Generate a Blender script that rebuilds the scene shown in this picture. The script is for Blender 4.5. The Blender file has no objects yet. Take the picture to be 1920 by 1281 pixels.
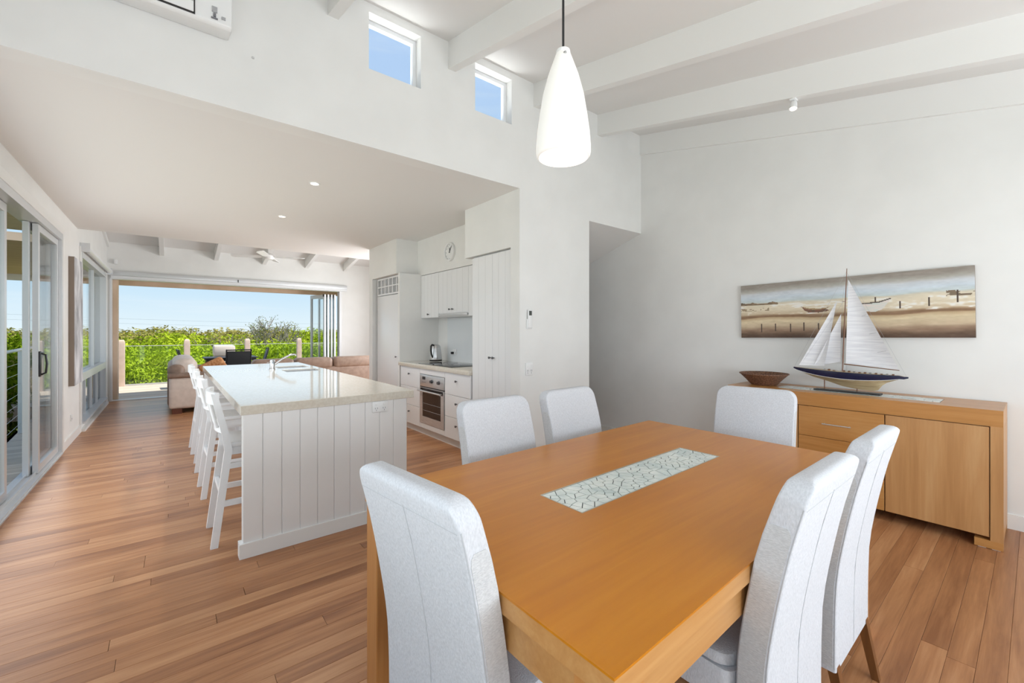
import bpy, bmesh, math, random
from math import pi, sin, cos, radians
from mathutils import Vector, Matrix
random.seed(7)
S = bpy.context.scene
COL = S.collection

# ------------------------------------------------------------------ camera
H = 1.36                                   # eye height; level camera, horizon at pixel row 621
FPX = 795.2                                # focal length in pixels of the 1920 px wide frame
YAW = radians(38.915)                      # look direction, clockwise from +Y
cd = bpy.data.cameras.new('camera'); cam = bpy.data.objects.new('camera', cd); COL.objects.link(cam)
cd.sensor_width = 36; cd.lens = FPX / 1920 * 36; cd.shift_y = -19.5 / 1920; cd.clip_start = .02; cd.clip_end = 400
cam.location = (0, 0, H); cam.rotation_euler = (pi / 2, 0, -YAW)
S.camera = cam

# ------------------------------------------------------------------ world, sun, daylight, exposure
S.view_settings.view_transform = 'Standard'; S.view_settings.look = 'None'
S.view_settings.exposure = 0.0; S.view_settings.gamma = 1; S.view_settings.use_curve_mapping = False
w = bpy.data.worlds.new('sky'); S.world = w; w.use_nodes = True
nt = w.node_tree; nt.nodes.clear()
tc = nt.nodes.new('ShaderNodeTexCoord'); sp = nt.nodes.new('ShaderNodeSeparateXYZ'); nt.links.new(tc.outputs['Generated'], sp.inputs[0])
rp = nt.nodes.new('ShaderNodeValToRGB'); nt.links.new(sp.outputs['Z'], rp.inputs[0])
e = rp.color_ramp.elements
e[0].position = 0.0; e[0].color = (.80, .93, .99, 1)
e[1].position = 1.0; e[1].color = (.22, .42, .86, 1)
for p, c in ((.04, (.70, .87, .98, 1)), (.09, (.58, .80, .97, 1)), (.2, (.52, .75, .97, 1)), (.5, (.49, .68, .98, 1))):
    k = e.new(p); k.color = c
mp = nt.nodes.new('ShaderNodeMapping'); mp.inputs['Scale'].default_value = (2.2, 2.2, 22); nt.links.new(tc.outputs['Generated'], mp.inputs[0])
nz = nt.nodes.new('ShaderNodeTexNoise'); nz.inputs['Scale'].default_value = 1.3; nz.inputs['Detail'].default_value = 5; nt.links.new(mp.outputs[0], nz.inputs['Vector'])
cr = nt.nodes.new('ShaderNodeValToRGB'); cr.color_ramp.elements[0].position = .5; cr.color_ramp.elements[1].position = .75
cr.color_ramp.elements[1].color = (.35, .35, .35, 1); nt.links.new(nz.outputs['Fac'], cr.inputs[0])
mx = nt.nodes.new('ShaderNodeMix'); mx.data_type = 'RGBA'; nt.links.new(cr.outputs[0], mx.inputs[0]); nt.links.new(rp.outputs[0], mx.inputs[6]); mx.inputs[7].default_value = (.95, .98, 1, 1)
bg = nt.nodes.new('ShaderNodeBackground'); bg.inputs[1].default_value = 1.0; nt.links.new(mx.outputs[2], bg.inputs[0])
wo = nt.nodes.new('ShaderNodeOutputWorld'); nt.links.new(bg.outputs[0], wo.inputs[0])

def add_light(name, kind, loc, rot, energy, color, **kw):
    l = bpy.data.lights.new(name, kind); o = bpy.data.objects.new(name, l); COL.objects.link(o)
    o.location = loc; o.rotation_euler = rot; l.energy = energy; l.color = color
    for k_, v_ in kw.items(): setattr(l, k_, v_)
    return o
# sun: high, from behind the house and a little from the right
sv = Vector((-.34, .17, -1)).normalized()
add_light('sun', 'SUN', (0, 0, 20), sv.to_track_quat('-Z', 'Y').to_euler(), 6.0, (1, .95, .86), angle=.01)
# daylight entering by the glazed openings: back window, the two left-hand sliders and the deck opening
add_light('daylight_back_window', 'AREA', (1.9, -2.0, 1.15), (pi / 2 + .66, 0, 0), 126, (.86, .93, 1), shape='RECTANGLE', size=4.0, size_y=1.1)
add_light('daylight_left_slider', 'AREA', (-.60, .2, 1.18), (pi / 2 + .70, 0, -pi / 2), 26, (.86, .93, 1), shape='RECTANGLE', size=3.0, size_y=.9)
add_light('daylight_mid_slider', 'AREA', (-.90, 4.77, 1.2), (pi / 2, 0, -pi / 2), 42, (.93, .97, 1), shape='RECTANGLE', size=4.0, size_y=2.2)
add_light('daylight_deck_opening', 'AREA', (1.27, 11.23, 1.2), (-pi / 2, 0, 0), 6, (.93, .97, 1), shape='RECTANGLE', size=4.1, size_y=2.2)
# fill lamp added at an unseen right-hand window to brighten the living room
add_light('living_fill_lamp', 'AREA', (4.40, 8.45, 1.5), (pi / 2, 0, pi / 2), 125, (.93, .96, 1), shape='RECTANGLE', size=2.5, size_y=1.6)

# added lamps stand in for sunlight thrown up off the pale roof
for x_ in (1.34, 2.26): add_light('roof_bounce_lamp', 'AREA', (x_, 3.30, 3.262), (pi - .55, 0, 0), 5.0, (1, .99, .97), shape='RECTANGLE', size=.40, size_y=.12)

# ------------------------------------------------------------------ materials
def lin(c):
    return tuple(((v / 255) / 12.92 if v / 255 <= .04045 else ((v / 255 + .055) / 1.055) ** 2.4) for v in c) + (1,)
def mat(name, rgb, rough=.5, metal=0., **kw):
    m = bpy.data.materials.new(name); m.use_nodes = True
    b = m.node_tree.nodes['Principled BSDF']
    b.inputs['Base Color'].default_value = lin(rgb); b.inputs['Roughness'].default_value = rough; b.inputs['Metallic'].default_value = metal
    for k_, v_ in kw.items(): b.inputs[k_.replace('_', ' ')].default_value = v_
    return m
def N(m, t, **kw):
    n = m.node_tree.nodes.new(t)
    for k_, v_ in kw.items(): n.inputs[k_].default_value = v_
    return n
def L(m, a, b): m.node_tree.links.new(a, b)
def noise_col(m, c1, c2, scale, detail=3, coord='Object', stretch=(1, 1, 1), bump=0., lo=.35, hi=.65, dist=.002):
    b = m.node_tree.nodes['Principled BSDF']
    t = N(m, 'ShaderNodeTexCoord'); mpn = N(m, 'ShaderNodeMapping', Scale=stretch); L(m, t.outputs[coord], mpn.inputs[0])
    n = N(m, 'ShaderNodeTexNoise', Scale=scale, Detail=detail); L(m, mpn.outputs[0], n.inputs['Vector'])
    r = N(m, 'ShaderNodeValToRGB'); r.color_ramp.elements[0].position = lo; r.color_ramp.elements[1].position = hi
    r.color_ramp.elements[0].color = lin(c1); r.color_ramp.elements[1].color = lin(c2)
    L(m, n.outputs['Fac'], r.inputs[0]); L(m, r.outputs[0], b.inputs['Base Color'])
    if bump:
        bp = N(m, 'ShaderNodeBump', Strength=bump, Distance=dist); L(m, n.outputs['Fac'], bp.inputs['Height']); L(m, bp.outputs[0], b.inputs['Normal'])
    return m
def wood(name, dark, mid, light, axis=0, rough=.35, scale=1., rnd=None, coat=0., contrast=1.):
    """long-grained timber; grain runs along world axis; rnd: None | 'object' | 'attr' gives every board its own tone"""
    m = mat(name, mid, rough); b = m.node_tree.nodes['Principled BSDF']
    b.inputs['Coat Weight'].default_value = coat; b.inputs['Coat Roughness'].default_value = .12
    g = N(m, 'ShaderNodeNewGeometry')
    st = [9.0 * scale] * 3; st[axis] = .8 * scale
    vec = g.outputs['Position']
    if rnd:
        src = N(m, 'ShaderNodeObjectInfo').outputs['Random'] if rnd == 'object' else None
        if rnd == 'attr':
            a = N(m, 'ShaderNodeAttribute'); a.attribute_name = 'tone'; src = a.outputs['Fac']
        mul = N(m, 'ShaderNodeVectorMath'); mul.operation = 'MULTIPLY_ADD'
        cmb = N(m, 'ShaderNodeCombineXYZ')
        for i in range(3): L(m, src, cmb.inputs[i])
        L(m, cmb.outputs[0], mul.inputs[0]); mul.inputs[1].default_value = (31, 17, 5); L(m, vec, mul.inputs[2]); vec = mul.outputs[0]
    mpn = N(m, 'ShaderNodeMapping', Scale=st); L(m, vec, mpn.inputs[0])
    n1 = N(m, 'ShaderNodeTexNoise', Scale=1.6, Detail=6, Roughness=.6, Distortion=.6); L(m, mpn.outputs[0], n1.inputs['Vector'])
    st2 = [70 * scale] * 3; st2[axis] = 3 * scale
    mp2 = N(m, 'ShaderNodeMapping', Scale=st2); L(m, vec, mp2.inputs[0])
    n2 = N(m, 'ShaderNodeTexNoise', Scale=1.5, Detail=3); L(m, mp2.outputs[0], n2.inputs['Vector'])
    mm = N(m, 'ShaderNodeMath'); mm.operation = 'MULTIPLY_ADD'; L(m, n2.outputs['Fac'], mm.inputs[0]); mm.inputs[1].default_value = .35; L(m, n1.outputs['Fac'], mm.inputs[2])
    fac = mm.outputs[0]
    if rnd:
        m2 = N(m, 'ShaderNodeMath'); m2.operation = 'MULTIPLY_ADD'; L(m, src, m2.inputs[0]); m2.inputs[1].default_value = .34; m2.inputs[2].default_value = -.17
        m3 = N(m, 'ShaderNodeMath'); m3.operation = 'ADD'; L(m, fac, m3.inputs[0]); L(m, m2.outputs[0], m3.inputs[1]); fac = m3.outputs[0]
    r = N(m, 'ShaderNodeValToRGB'); el = r.color_ramp.elements
    c0 = .675; hw = .3 / contrast
    el[0].position = c0 - hw; el[0].color = lin(dark); el[1].position = min(1, c0 + hw); el[1].color = lin(light)
    k_ = el.new(c0); k_.color = lin(mid)
    L(m, fac, r.inputs[0]); L(m, r.outputs[0], b.inputs['Base Color'])
    bp = N(m, 'ShaderNodeBump', Strength=.08, Distance=.001); L(m, n2.outputs['Fac'], bp.inputs['Height']); L(m, bp.outputs[0], b.inputs['Normal'])
    return m
def glass(name, tint=(1, 1, 1), refl=.5, ior=1.45):
    m = bpy.data.materials.new(name); m.use_nodes = True; t = m.node_tree; t.nodes.clear()
    o = N(m, 'ShaderNodeOutputMaterial'); tr = N(m, 'ShaderNodeBsdfTransparent', Color=tint + (1,)); gl = N(m, 'ShaderNodeBsdfGlossy', Roughness=.0)
    f = N(m, 'ShaderNodeFresnel'); ge = N(m, 'ShaderNodeNewGeometry'); mi = N(m, 'ShaderNodeMath'); mi.operation = 'MULTIPLY_ADD'; L(m, ge.outputs['Backfacing'], mi.inputs[0]); mi.inputs[1].default_value = 1 / ior - ior; mi.inputs[2].default_value = ior; L(m, mi.outputs[0], f.inputs['IOR']); mu = N(m, 'ShaderNodeMath'); mu.operation = 'MULTIPLY'; mu.inputs[1].default_value = refl; L(m, f.outputs[0], mu.inputs[0])
    x = N(m, 'ShaderNodeMixShader'); L(m, mu.outputs[0], x.inputs[0]); L(m, tr.outputs[0], x.inputs[1]); L(m, gl.outputs[0], x.inputs[2]); L(m, x.outputs[0], o.inputs[0])
    return m
def emit(name, rgb, s):
    m = mat(name, rgb, .4); b = m.node_tree.nodes['Principled BSDF']; b.inputs['Emission Color'].default_value = lin(rgb); b.inputs['Emission Strength'].default_value = s
    return m

M = {}
M['wall'] = noise_col(mat('white_wall_paint', (233, 232, 229), .62), (231, 230, 227), (235, 234, 231), 3)
M['ceil'] = mat('ceiling_paint', (232, 230, 227), .7)
M['trim'] = mat('white_gloss_trim', (236, 235, 232), .32)
M['cab'] = mat('white_satin_lacquer', (234, 234, 234), .28)
M['board'] = mat('white_panelling', (233, 231, 229), .35)
M['stone'] = noise_col(mat('beige_engineered_stone', (214, 206, 192), .07), (209, 200, 185), (218, 211, 198), 60, 3)
M['floor_o'] = wood('hardwood_board', (138, 90, 58), (172, 120, 80), (196, 146, 104), 0, .30, 1., 'object')
M['floor_a'] = wood('hardwood_board_far', (138, 90, 58), (172, 120, 80), (196, 146, 104), 0, .30, 1., 'attr')
for k_ in ('floor_o', 'floor_a'): M[k_].node_tree.nodes['Principled BSDF'].inputs['Specular IOR Level'].default_value = .36; M[k_].node_tree.nodes['Principled BSDF'].inputs['Roughness'].default_value = .34
M['table'] = wood('honey_veneer', (176, 102, 10), (192, 118, 14), (204, 132, 28), 0, .30, .6, None, 0, .7)
M['table_edge'] = wood('honey_timber_edge', (170, 116, 62), (190, 138, 82), (204, 156, 100), 0, .35, .9, None, 0, .8)
M['table_leg'] = wood('honey_timber_leg', (168, 108, 54), (188, 128, 70), (202, 146, 88), 2, .35, .9, None, 0, .8)
M['side'] = wood('oak_veneer', (172, 122, 72), (196, 146, 94), (210, 166, 116), 2, .38, .6, None, 0, .9)
M['side_h'] = wood('oak_veneer_level', (170, 114, 56), (192, 136, 76), (206, 156, 98), 1, .3, .6, None, 0, .9)
M['chairleg'] = wood('brown_chair_timber', (92, 56, 26), (118, 74, 36), (140, 92, 48), 2, .4, 1.2)
M['fabric'] = noise_col(mat('pale_linen', (205, 206, 210), .95), (196, 197, 201), (214, 215, 219), 1.0, 4, 'Object', (260, 260, 110), .5, .3, .7, .003)
M['fabric_shaded'] = noise_col(mat('shaded_linen', (200, 200, 201), .95), (188, 188, 189), (210, 210, 210), 1.0, 4, 'Object', (120, 120, 420), .5, .3, .7, .003)  # greyer copy of the pale linen, side shade put into the colour
M['seam'] = mat('grey_thread', (182, 183, 186), .9)
M['stool'] = mat('white_painted_timber', (236, 237, 238), .3)
M['alu'] = mat('silver_white_aluminium', (214, 216, 218), .35, .35)
M['aluwhite'] = mat('white_powdercoat', (228, 229, 230), .35)
M['steel'] = noise_col(mat('brushed_steel', (210, 210, 210), .28, .7), (200, 200, 200), (220, 220, 220), 2, 3, 'Object', (4, 4, 160))
M['chrome'] = mat('chrome', (205, 206, 208), .08, 1.)
M['chromeknob'] = mat('dark_pewter', (96, 96, 98), .3, .8)
M['dark'] = mat('black_plastic', (28, 28, 30), .4)
M['ovenglass'] = mat('dark_oven_glass', (40, 33, 32), .06)
M['hob'] = mat('black_ceramic_glass', (26, 26, 28), .04)
M['splash'] = mat('white_back_painted_glass', (226, 230, 232), .08)
M['plastic'] = mat('white_plastic', (236, 236, 235), .35)
M['greyplastic'] = mat('grey_plastic', (170, 170, 172), .5)
M['groove'] = mat('shadow_line_paint', (206, 206, 205), .5)
M['mark'] = mat('grey_print', (120, 120, 125), .6)
M['glass'] = glass('window_glass', (.97, .985, .98), .8)
M['tint'] = glass('tinted_window_glass', (.62, .66, .68), .9)
M['bal'] = glass('balustrade_glass', (.90, .95, .93), 1.)
M['sofa'] = noise_col(mat('taupe_leather', (224, 209, 198), .5), (218, 203, 191), (230, 215, 204), 14, 3, 'Object', (1, 1, 1), .15)
M['sofa2'] = noise_col(mat('brown_leather', (144, 120, 104), .5), (136, 112, 96), (152, 128, 112), 14, 3, 'Object', (1, 1, 1), .15)
M['redwood'] = mat('dark_timber_foot', (96, 48, 26), .4)
M['rust'] = noise_col(mat('rust_fabric', (196, 136, 88), .9), (174, 112, 66), (214, 160, 112), 30, 3)
M['paverwarm'] = noise_col(mat('warm_render', (222, 200, 184), .8), (216, 194, 176), (228, 206, 192), 6)
M['soffit'] = noise_col(mat('tan_soffit', (216, 190, 164), .8), (208, 182, 154), (224, 198, 174), 2, 3, 'Object', (1, 14, 1))
M['deck'] = wood('weathered_deck_board', (176, 160, 144), (200, 185, 166), (216, 202, 184), 0, .6, 1., 'attr')
M['grass'] = noise_col(mat('scrub_ground', (96, 110, 60), 1), (70, 88, 40), (130, 128, 84), 1.5)
M['roofw'] = mat('pale_metal_roof', (240, 240, 240), .5)
M['sling'] = mat('black_mesh_sling', (44, 45, 48), .7)
M['outblk'] = mat('black_outdoor_metal', (36, 37, 40), .45)
M['greysling'] = mat('grey_outdoor_cushion', (112, 114, 122), .85)
M['bbq'] = mat('cream_cover', (224, 214, 204), .7)
M['bark'] = mat('grey_bark', (146, 138, 128), .9)
M['cable'] = mat('grey_cable', (176, 190, 200), .7)
M['shade'] = emit('opal_glass_shade', (244, 241, 236), 0.16)
M['bulb'] = emit('warm_bulb', (255, 238, 212), 2.2)
M['downl'] = emit('downlight_lens', (255, 238, 215), 6)
M['navy'] = mat('navy_lacquer', (24, 26, 58), .25)
M['keel'] = wood('cream_hull_timber', (150, 126, 92), (182, 160, 124), (204, 186, 152), 1, .3, 2)
M['sail'] = noise_col(mat('white_sailcloth', (228, 228, 230), .85), (216, 216, 220), (234, 234, 236), 1, 3, 'Object', (1, 6, 90))
M['spar'] = mat('brown_spar', (118, 82, 60), .45)
M['bowl'] = noise_col(mat('woven_cane', (104, 70, 50), .6), (64, 40, 28), (146, 104, 78), 1, 3, 'Object', (90, 90, 180), .8, .35, .65, .004)
M['mosaic'] = noise_col(mat('crackled_glass_tile', (224, 231, 226), .12), (208, 219, 216), (234, 238, 232), 12, 3, 'Object')
M['grout'] = mat('grey_grout', (84, 92, 88), .8)
M['brass'] = mat('pale_metal_strip', (190, 184, 170), .3, .6)
M['screen'] = mat('lcd_grey', (70, 74, 70), .3)
M['cv_edge'] = mat('taupe_canvas_edge', (140, 126, 114), .8)
M['cv'] = noise_col(mat('washed_canvas_print', (212, 212, 214), .8), (150, 150, 154), (226, 226, 228), 5, 5, 'Object', (1, 1, .6))
def foliage(name, c1, c2):
    m = bpy.data.materials.new(name); m.use_nodes = True; t = m.node_tree; t.nodes.clear()
    o = N(m, 'ShaderNodeOutputMaterial'); oi = N(m, 'ShaderNodeObjectInfo'); g = N(m, 'ShaderNodeNewGeometry')
    n = N(m, 'ShaderNodeTexNoise', Scale=1.3, Detail=4); L(m, g.outputs['Position'], n.inputs['Vector'])
    a = N(m, 'ShaderNodeMath'); a.operation = 'MULTIPLY_ADD'; L(m, oi.outputs['Random'], a.inputs[0]); a.inputs[1].default_value = .5; L(m, n.outputs['Fac'], a.inputs[2])
    r = N(m, 'ShaderNodeValToRGB'); r.color_ramp.elements[0].position = .45; r.color_ramp.elements[1].position = .95
    r.color_ramp.elements[0].color = lin(c1); r.color_ramp.elements[1].color = lin(c2); L(m, a.outputs[0], r.inputs[0])
    d = N(m, 'ShaderNodeBsdfDiffuse'); tl = N(m, 'ShaderNodeBsdfTranslucent'); L(m, r.outputs[0], d.inputs[0]); L(m, r.outputs[0], tl.inputs[0])
    x = N(m, 'ShaderNodeMixShader', Fac=.22); L(m, d.outputs[0], x.inputs[1]); L(m, tl.outputs[0], x.inputs[2]); L(m, x.outputs[0], o.inputs[0])
    return m
M['leaf'] = foliage('bright_coastal_leaf', (64, 92, 8), (188, 206, 56))  # random leaf tones, widened to put highlights and shade into the colour
M['leaf2'] = foliage('olive_coastal_leaf', (84, 98, 40), (160, 152, 84))

# ------------------------------------------------------------------ mesh helpers
class MB:
    def __init__(s): s.v = []; s.f = []; s.sm = []; s.tone = []
    def add(s, vs, fs, smooth=False, tone=0.):
        o = len(s.v); s.v += [tuple(p) for p in vs]; s.f += [tuple(i + o for i in f) for f in fs]; s.sm += [smooth] * len(fs); s.tone += [tone] * len(fs); return s
    def box(s, x0, x1, y0, y1, z0, z1, tone=0.):
        vs = [(x, y, z) for z in (z0, z1) for y in (y0, y1) for x in (x0, x1)]
        return s.add(vs, [(0, 2, 3, 1), (4, 5, 7, 6), (0, 1, 5, 4), (2, 6, 7, 3), (0, 4, 6, 2), (1, 3, 7, 5)], False, tone)
    def rbox(s, x0, x1, y0, y1, z0, z1, r=.01, seg=2, smooth=True):
        bm = bmesh.new(); bmesh.ops.create_cube(bm, size=1)
        for v in bm.verts: v.co = Vector(((x0 + x1) / 2 + v.co.x * (x1 - x0), (y0 + y1) / 2 + v.co.y * (y1 - y0), (z0 + z1) / 2 + v.co.z * (z1 - z0)))
        bmesh.ops.bevel(bm, geom=bm.edges[:], offset=min(r, .499 * min(x1 - x0, y1 - y0, z1 - z0)), segments=seg, profile=.5, affect='EDGES', clamp_overlap=True)
        return s.bm(bm, smooth)
    def bm(s, bm, smooth=True):
        bm.verts.index_update(); s.add([v.co[:] for v in bm.verts], [[v.index for v in f.verts] for f in bm.faces], smooth); bm.free(); return s
    def xf(s, mtx, start=0):
        for i in range(start, len(s.v)): s.v[i] = tuple(mtx @ Vector(s.v[i]))
        return s
    def tube(s, pts, r, n=8, cap=True, smooth=True):
        pts = [Vector(p) for p in pts]; rs = r if isinstance(r, (list, tuple)) else [r] * len(pts); vs = []; fs = []
        up = None
        for i, p in enumerate(pts):
            d = (pts[min(i + 1, len(pts) - 1)] - pts[max(i - 1, 0)]).normalized()
            if up is None: up = d.orthogonal().normalized()
            up = (up - d * up.dot(d)).normalized(); b = d.cross(up)
            for k in range(n):
                a = 2 * pi * k / n; vs.append(p + (up * cos(a) + b * sin(a)) * rs[i])
        for i in range(len(pts) - 1):
            for k in range(n): fs.append((i * n + k, i * n + (k + 1) % n, (i + 1) * n + (k + 1) % n, (i + 1) * n + k))
        if cap: fs += [tuple(range(n))[::-1], tuple(range((len(pts) - 1) * n, len(pts) * n))]
        return s.add(vs, fs, smooth)
    def lathe(s, prof, c=(0, 0, 0), n=32, axis='z', smooth=True, closed=False):
        vs = []; fs = []
        for r, h in prof:
            for k in range(n):
                a = 2 * pi * k / n; p = (r * cos(a), r * sin(a), h)
                if axis == 'x': p = (p[2], p[0], p[1])
                if axis == 'y': p = (p[0], p[2], p[1])
                vs.append((c[0] + p[0], c[1] + p[1], c[2] + p[2]))
        m = len(prof)
        for i in range(m if closed else m - 1):
            j = (i + 1) % m
            for k in range(n): fs.append((i * n + k, i * n + (k + 1) % n, j * n + (k + 1) % n, j * n + k))
        if not closed:
            if prof[0][0] > 1e-6: fs.append(tuple(range(n))[::-1])
            if prof[-1][0] > 1e-6: fs.append(tuple(range((m - 1) * n, m * n)))
        return s.add(vs, fs, smooth)
    def prism(s, poly, a0, a1, plane='xy', smooth=False):
        """poly of 2-D points extruded along the third axis"""
        f = {'xy': lambda p, t: (p[0], p[1], t), 'xz': lambda p, t: (p[0], t, p[1]), 'yz': lambda p, t: (t, p[0], p[1])}[plane]
        n = len(poly); vs = [f(p, a0) for p in poly] + [f(p, a1) for p in poly]
        return s.add(vs, [tuple(range(n))[::-1], tuple(range(n, 2 * n))] + [(i, (i + 1) % n, n + (i + 1) % n, n + i) for i in range(n)], smooth)
    def slab(s, u0, u1, v0, v1, t0, t1, holes, plane='xy'):
        """rectangular slab with rectangular holes"""
        f = {'xy': lambda u, v, t: (u, v, t), 'xz': lambda u, v, t: (u, t, v), 'yz': lambda u, v, t: (t, u, v)}[plane]
        us = sorted({u0, u1, *[c for h in holes for c in h[:2] if u0 < c < u1]}); vs_ = sorted({v0, v1, *[c for h in holes for c in h[2:] if v0 < c < v1]})
        def solid(i, j):
            if not (0 <= i < len(us) - 1 and 0 <= j < len(vs_) - 1): return False
            cu = (us[i] + us[i + 1]) / 2; cv = (vs_[j] + vs_[j + 1]) / 2
            return not any(h[0] < cu < h[1] and h[2] < cv < h[3] for h in holes)
        for i in range(len(us) - 1):
            for j in range(len(vs_) - 1):
                if not solid(i, j): continue
                a, b, c, d = us[i], us[i + 1], vs_[j], vs_[j + 1]
                s.add([f(a, c, t0), f(b, c, t0), f(b, d, t0), f(a, d, t0)], [(0, 3, 2, 1)]); s.add([f(a, c, t1), f(b, c, t1), f(b, d, t1), f(a, d, t1)], [(0, 1, 2, 3)])
                for (ii, jj, p, q) in ((i - 1, j, (a, d), (a, c)), (i + 1, j, (b, c), (b, d)), (i, j - 1, (a, c), (b, c)), (i, j + 1, (b, d), (a, d))):
                    if not solid(ii, jj): s.add([f(*p, t0), f(*q, t0), f(*q, t1), f(*p, t1)], [(0, 1, 2, 3)])
        return s
    def mesh(s, name, m, weld=True):
        me = bpy.data.meshes.new(name); me.from_pydata(s.v, [], s.f); me.polygons.foreach_set('use_smooth', s.sm)
        if any(s.tone):
            a = me.attributes.new('tone', 'FLOAT', 'FACE'); a.data.foreach_set('value', s.tone)
        if m is not None: me.materials.append(M[m] if isinstance(m, str) else m)
        me.validate(); me.update()
        if weld:
            b = bmesh.new(); b.from_mesh(me); bmesh.ops.remove_doubles(b, verts=b.verts[:], dist=1e-5); bmesh.ops.recalc_face_normals(b, faces=b.faces[:]); b.to_mesh(me); b.free()
            if any(s.sm): me.set_sharp_from_angle(angle=radians(42))
        return me
    def build(s, name, m, parent=None, weld=True):
        o = bpy.data.objects.new(name, s.mesh(name, m, weld)); COL.objects.link(o)
        if parent: o.parent = parent
        return o
def tag(o, label, cat=None, group=None, kind=None):
    o['label'] = label
    if cat: o['category'] = cat
    if group: o['group'] = group
    if kind: o['kind'] = kind
    return o
def thing(name, loc=(0, 0, 0), rz=0., label=None, cat=None, group=None, kind=None):
    o = bpy.data.objects.new(name, None); COL.objects.link(o); o.empty_display_size = .1; o.location = loc; o.rotation_euler = (0, 0, rz)
    if label: tag(o, label, cat, group, kind)
    return o
def struct(name, mb, m, label, cat):
    return tag(mb.build(name, m), label, cat, None, 'structure')
def dup(o, parent=None):
    c = o.copy(); COL.objects.link(c); c.parent = parent
    for ch in o.children: dup(ch, c)
    return c
def linked(name, me, parent, loc, scale=(1, 1, 1), rz=0.):
    o = bpy.data.objects.new(name, me); COL.objects.link(o); o.parent = parent; o.location = loc; o.scale = scale; o.rotation_euler = (0, 0, rz); return o

# ------------------------------------------------------------------ the shell
XL, XR, YB, YF, YC = -.94, 4.508, -2.5, 11.26, 3.06     # left, right, back, far wall; clerestory wall
ZL = 2.705                                              # low kitchen ceiling
T = .15
floor = struct('floor', MB().box(XL - T, XR + T, YB - T, YF + .02, -.20, -.018), 'chairleg', 'honey and blush hardwood floor of narrow boards running across the room', 'floor')
BW = .083
unit = MB(); g = .0004                                  # one board, 1 m long, chamfered long edges
c_ = .0008
unit.prism([(-BW / 2 + g, -.018), (BW / 2 - g, -.018), (BW / 2 - g, -c_), (BW / 2 - g - c_, 0), (-BW / 2 + g + c_, 0), (-BW / 2 + g, -c_)], .0006, .9994, 'yz')
board_me = unit.mesh('floorboard', 'floor_o')
def visible(x, y):
    D = x * sin(YAW) + y * cos(YAW)
    if D < .3: return 0
    u = 960 + FPX * (x * cos(YAW) - y * sin(YAW)) / D; v = 621 + FPX * H / D
    return 1 / D if -120 < u < 2040 and v < 1420 else 0
boards = []; rb = random.Random(3)
y = YB + BW / 2
while y < YF:
    x = XL - rb.random() * 1.6
    while x < XR:
        ln = rb.uniform(.9, 2.6); a, b = max(x, XL), min(x + ln, XR)
        if b - a > .02:
            sc = max(visible(a + (b - a) * q, y) for q in (0, .25, .5, .75, 1)); boards.append((sc, a, b, y))
        x += ln
    y += BW
boards.sort(reverse=True)
for sc, a, b, y in boards[:298]: linked('floorboard', board_me, floor, (a, y, 0), (b - a, 1, 1))
fb = MB()
for sc, a, b, y in boards[298:]: fb.box(a + .0006, b - .0006, y - BW / 2 + g, y + BW / 2 - g, -.018, 0, .001 + rb.random() * .998)
o = fb.build('floorboards', 'floor_a', floor, weld=False); o['kind'] = 'stuff'

zc = lambda y: 3.755 - .208 * (YC - y)                  # raked dining ceiling, underside
zl = lambda y: 3.085 + .20 * (YF - y)                   # raked living-room ceiling, underside
# left wall with its three openings
struct('wall_left', MB().slab(YB - T, YF + T, -.2, 4.0, XL - T, XL, [(2.7, 6.83, -.02, 2.44), (8.1, 10.92, .10, 2.43), (-1.5, 1.9, -.02, 2.3)], 'yz'), 'wall', 'white painted left wall with sliding door and window openings', 'wall')
struct('wall_far', MB().slab(XL - T, XR + T, -.2, 3.6, YF, YF + T, [(-.90, 3.44, -.02, 2.43)], 'xz'), 'wall', 'white far wall around the wide opening to the deck', 'wall')
struct('wall_right', MB().slab(YB - T, YF + T, -.2, 4.0, XR, XR + T, [(7.2, 9.7, .7, 2.3)], 'yz'), 'wall', 'plain white right wall behind the sideboard', 'wall')
struct('wall_back', MB().slab(XL - T, XR + T, -.2, 4.0, YB - T, YB, [(-.2, 4.0, .06, 2.3)], 'xz'), 'wall', 'white wall with wide glazing behind the camera', 'wall')
struct('wall_bulkhead', MB().slab(XL, XR, 2.558, 3.95, YC, YC + .14, [(1.13, 1.545, 3.275, 3.69), (2.06, 2.467, 3.275, 3.69), (XL - 1, 3.548, 2.0, ZL)], 'xz'), 'wall', 'tall white bulkhead wall pierced by two small square windows', 'wall')
struct('wall_living', MB().slab(XL, XR, ZL, 3.95, 7.78, 7.92, [], 'xz'), 'wall', 'white upstand above the far edge of the low ceiling', 'wall')
XK = 2.562
for nm, bx_, lab in (('wall_nib', (XK, 3.548, YC, 3.194, 0, ZL), 'white wall end between the pantry and the side passage'),
                     ('wall_kitchen', (3.19, 3.548, 3.194, 6.78, 0, 2.74), 'white back wall of the kitchen alcove'),
                     ('wall_pantry_bulkhead', (XK, 3.19, 3.194, 4.006, 2.17, 2.74), 'white bulkhead box above the pantry doors'),
                     ('wall_cupboard_bulkhead', (2.9, 3.19, 4.006, 5.85, 2.182, 2.74), 'white bulkhead carrying the wall clock'),
                     ('wall_fridge_bulkhead', (XK, 3.19, 5.85, 6.78, 2.2, 2.74), 'white bulkhead box above the fridge'),
                     ('wall_fridge_end', (XK, XR, 6.78, 6.92, 0, 2.74), 'white wall end past the fridge')):
    struct(nm, MB().box(*bx_), 'wall', lab, 'wall')
struct('wall_hall', MB().box(3.548, XR, 5.9, 6.0, 0, 2.74), 'wall', 'shadowed end wall of the side passage', 'wall')
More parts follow.
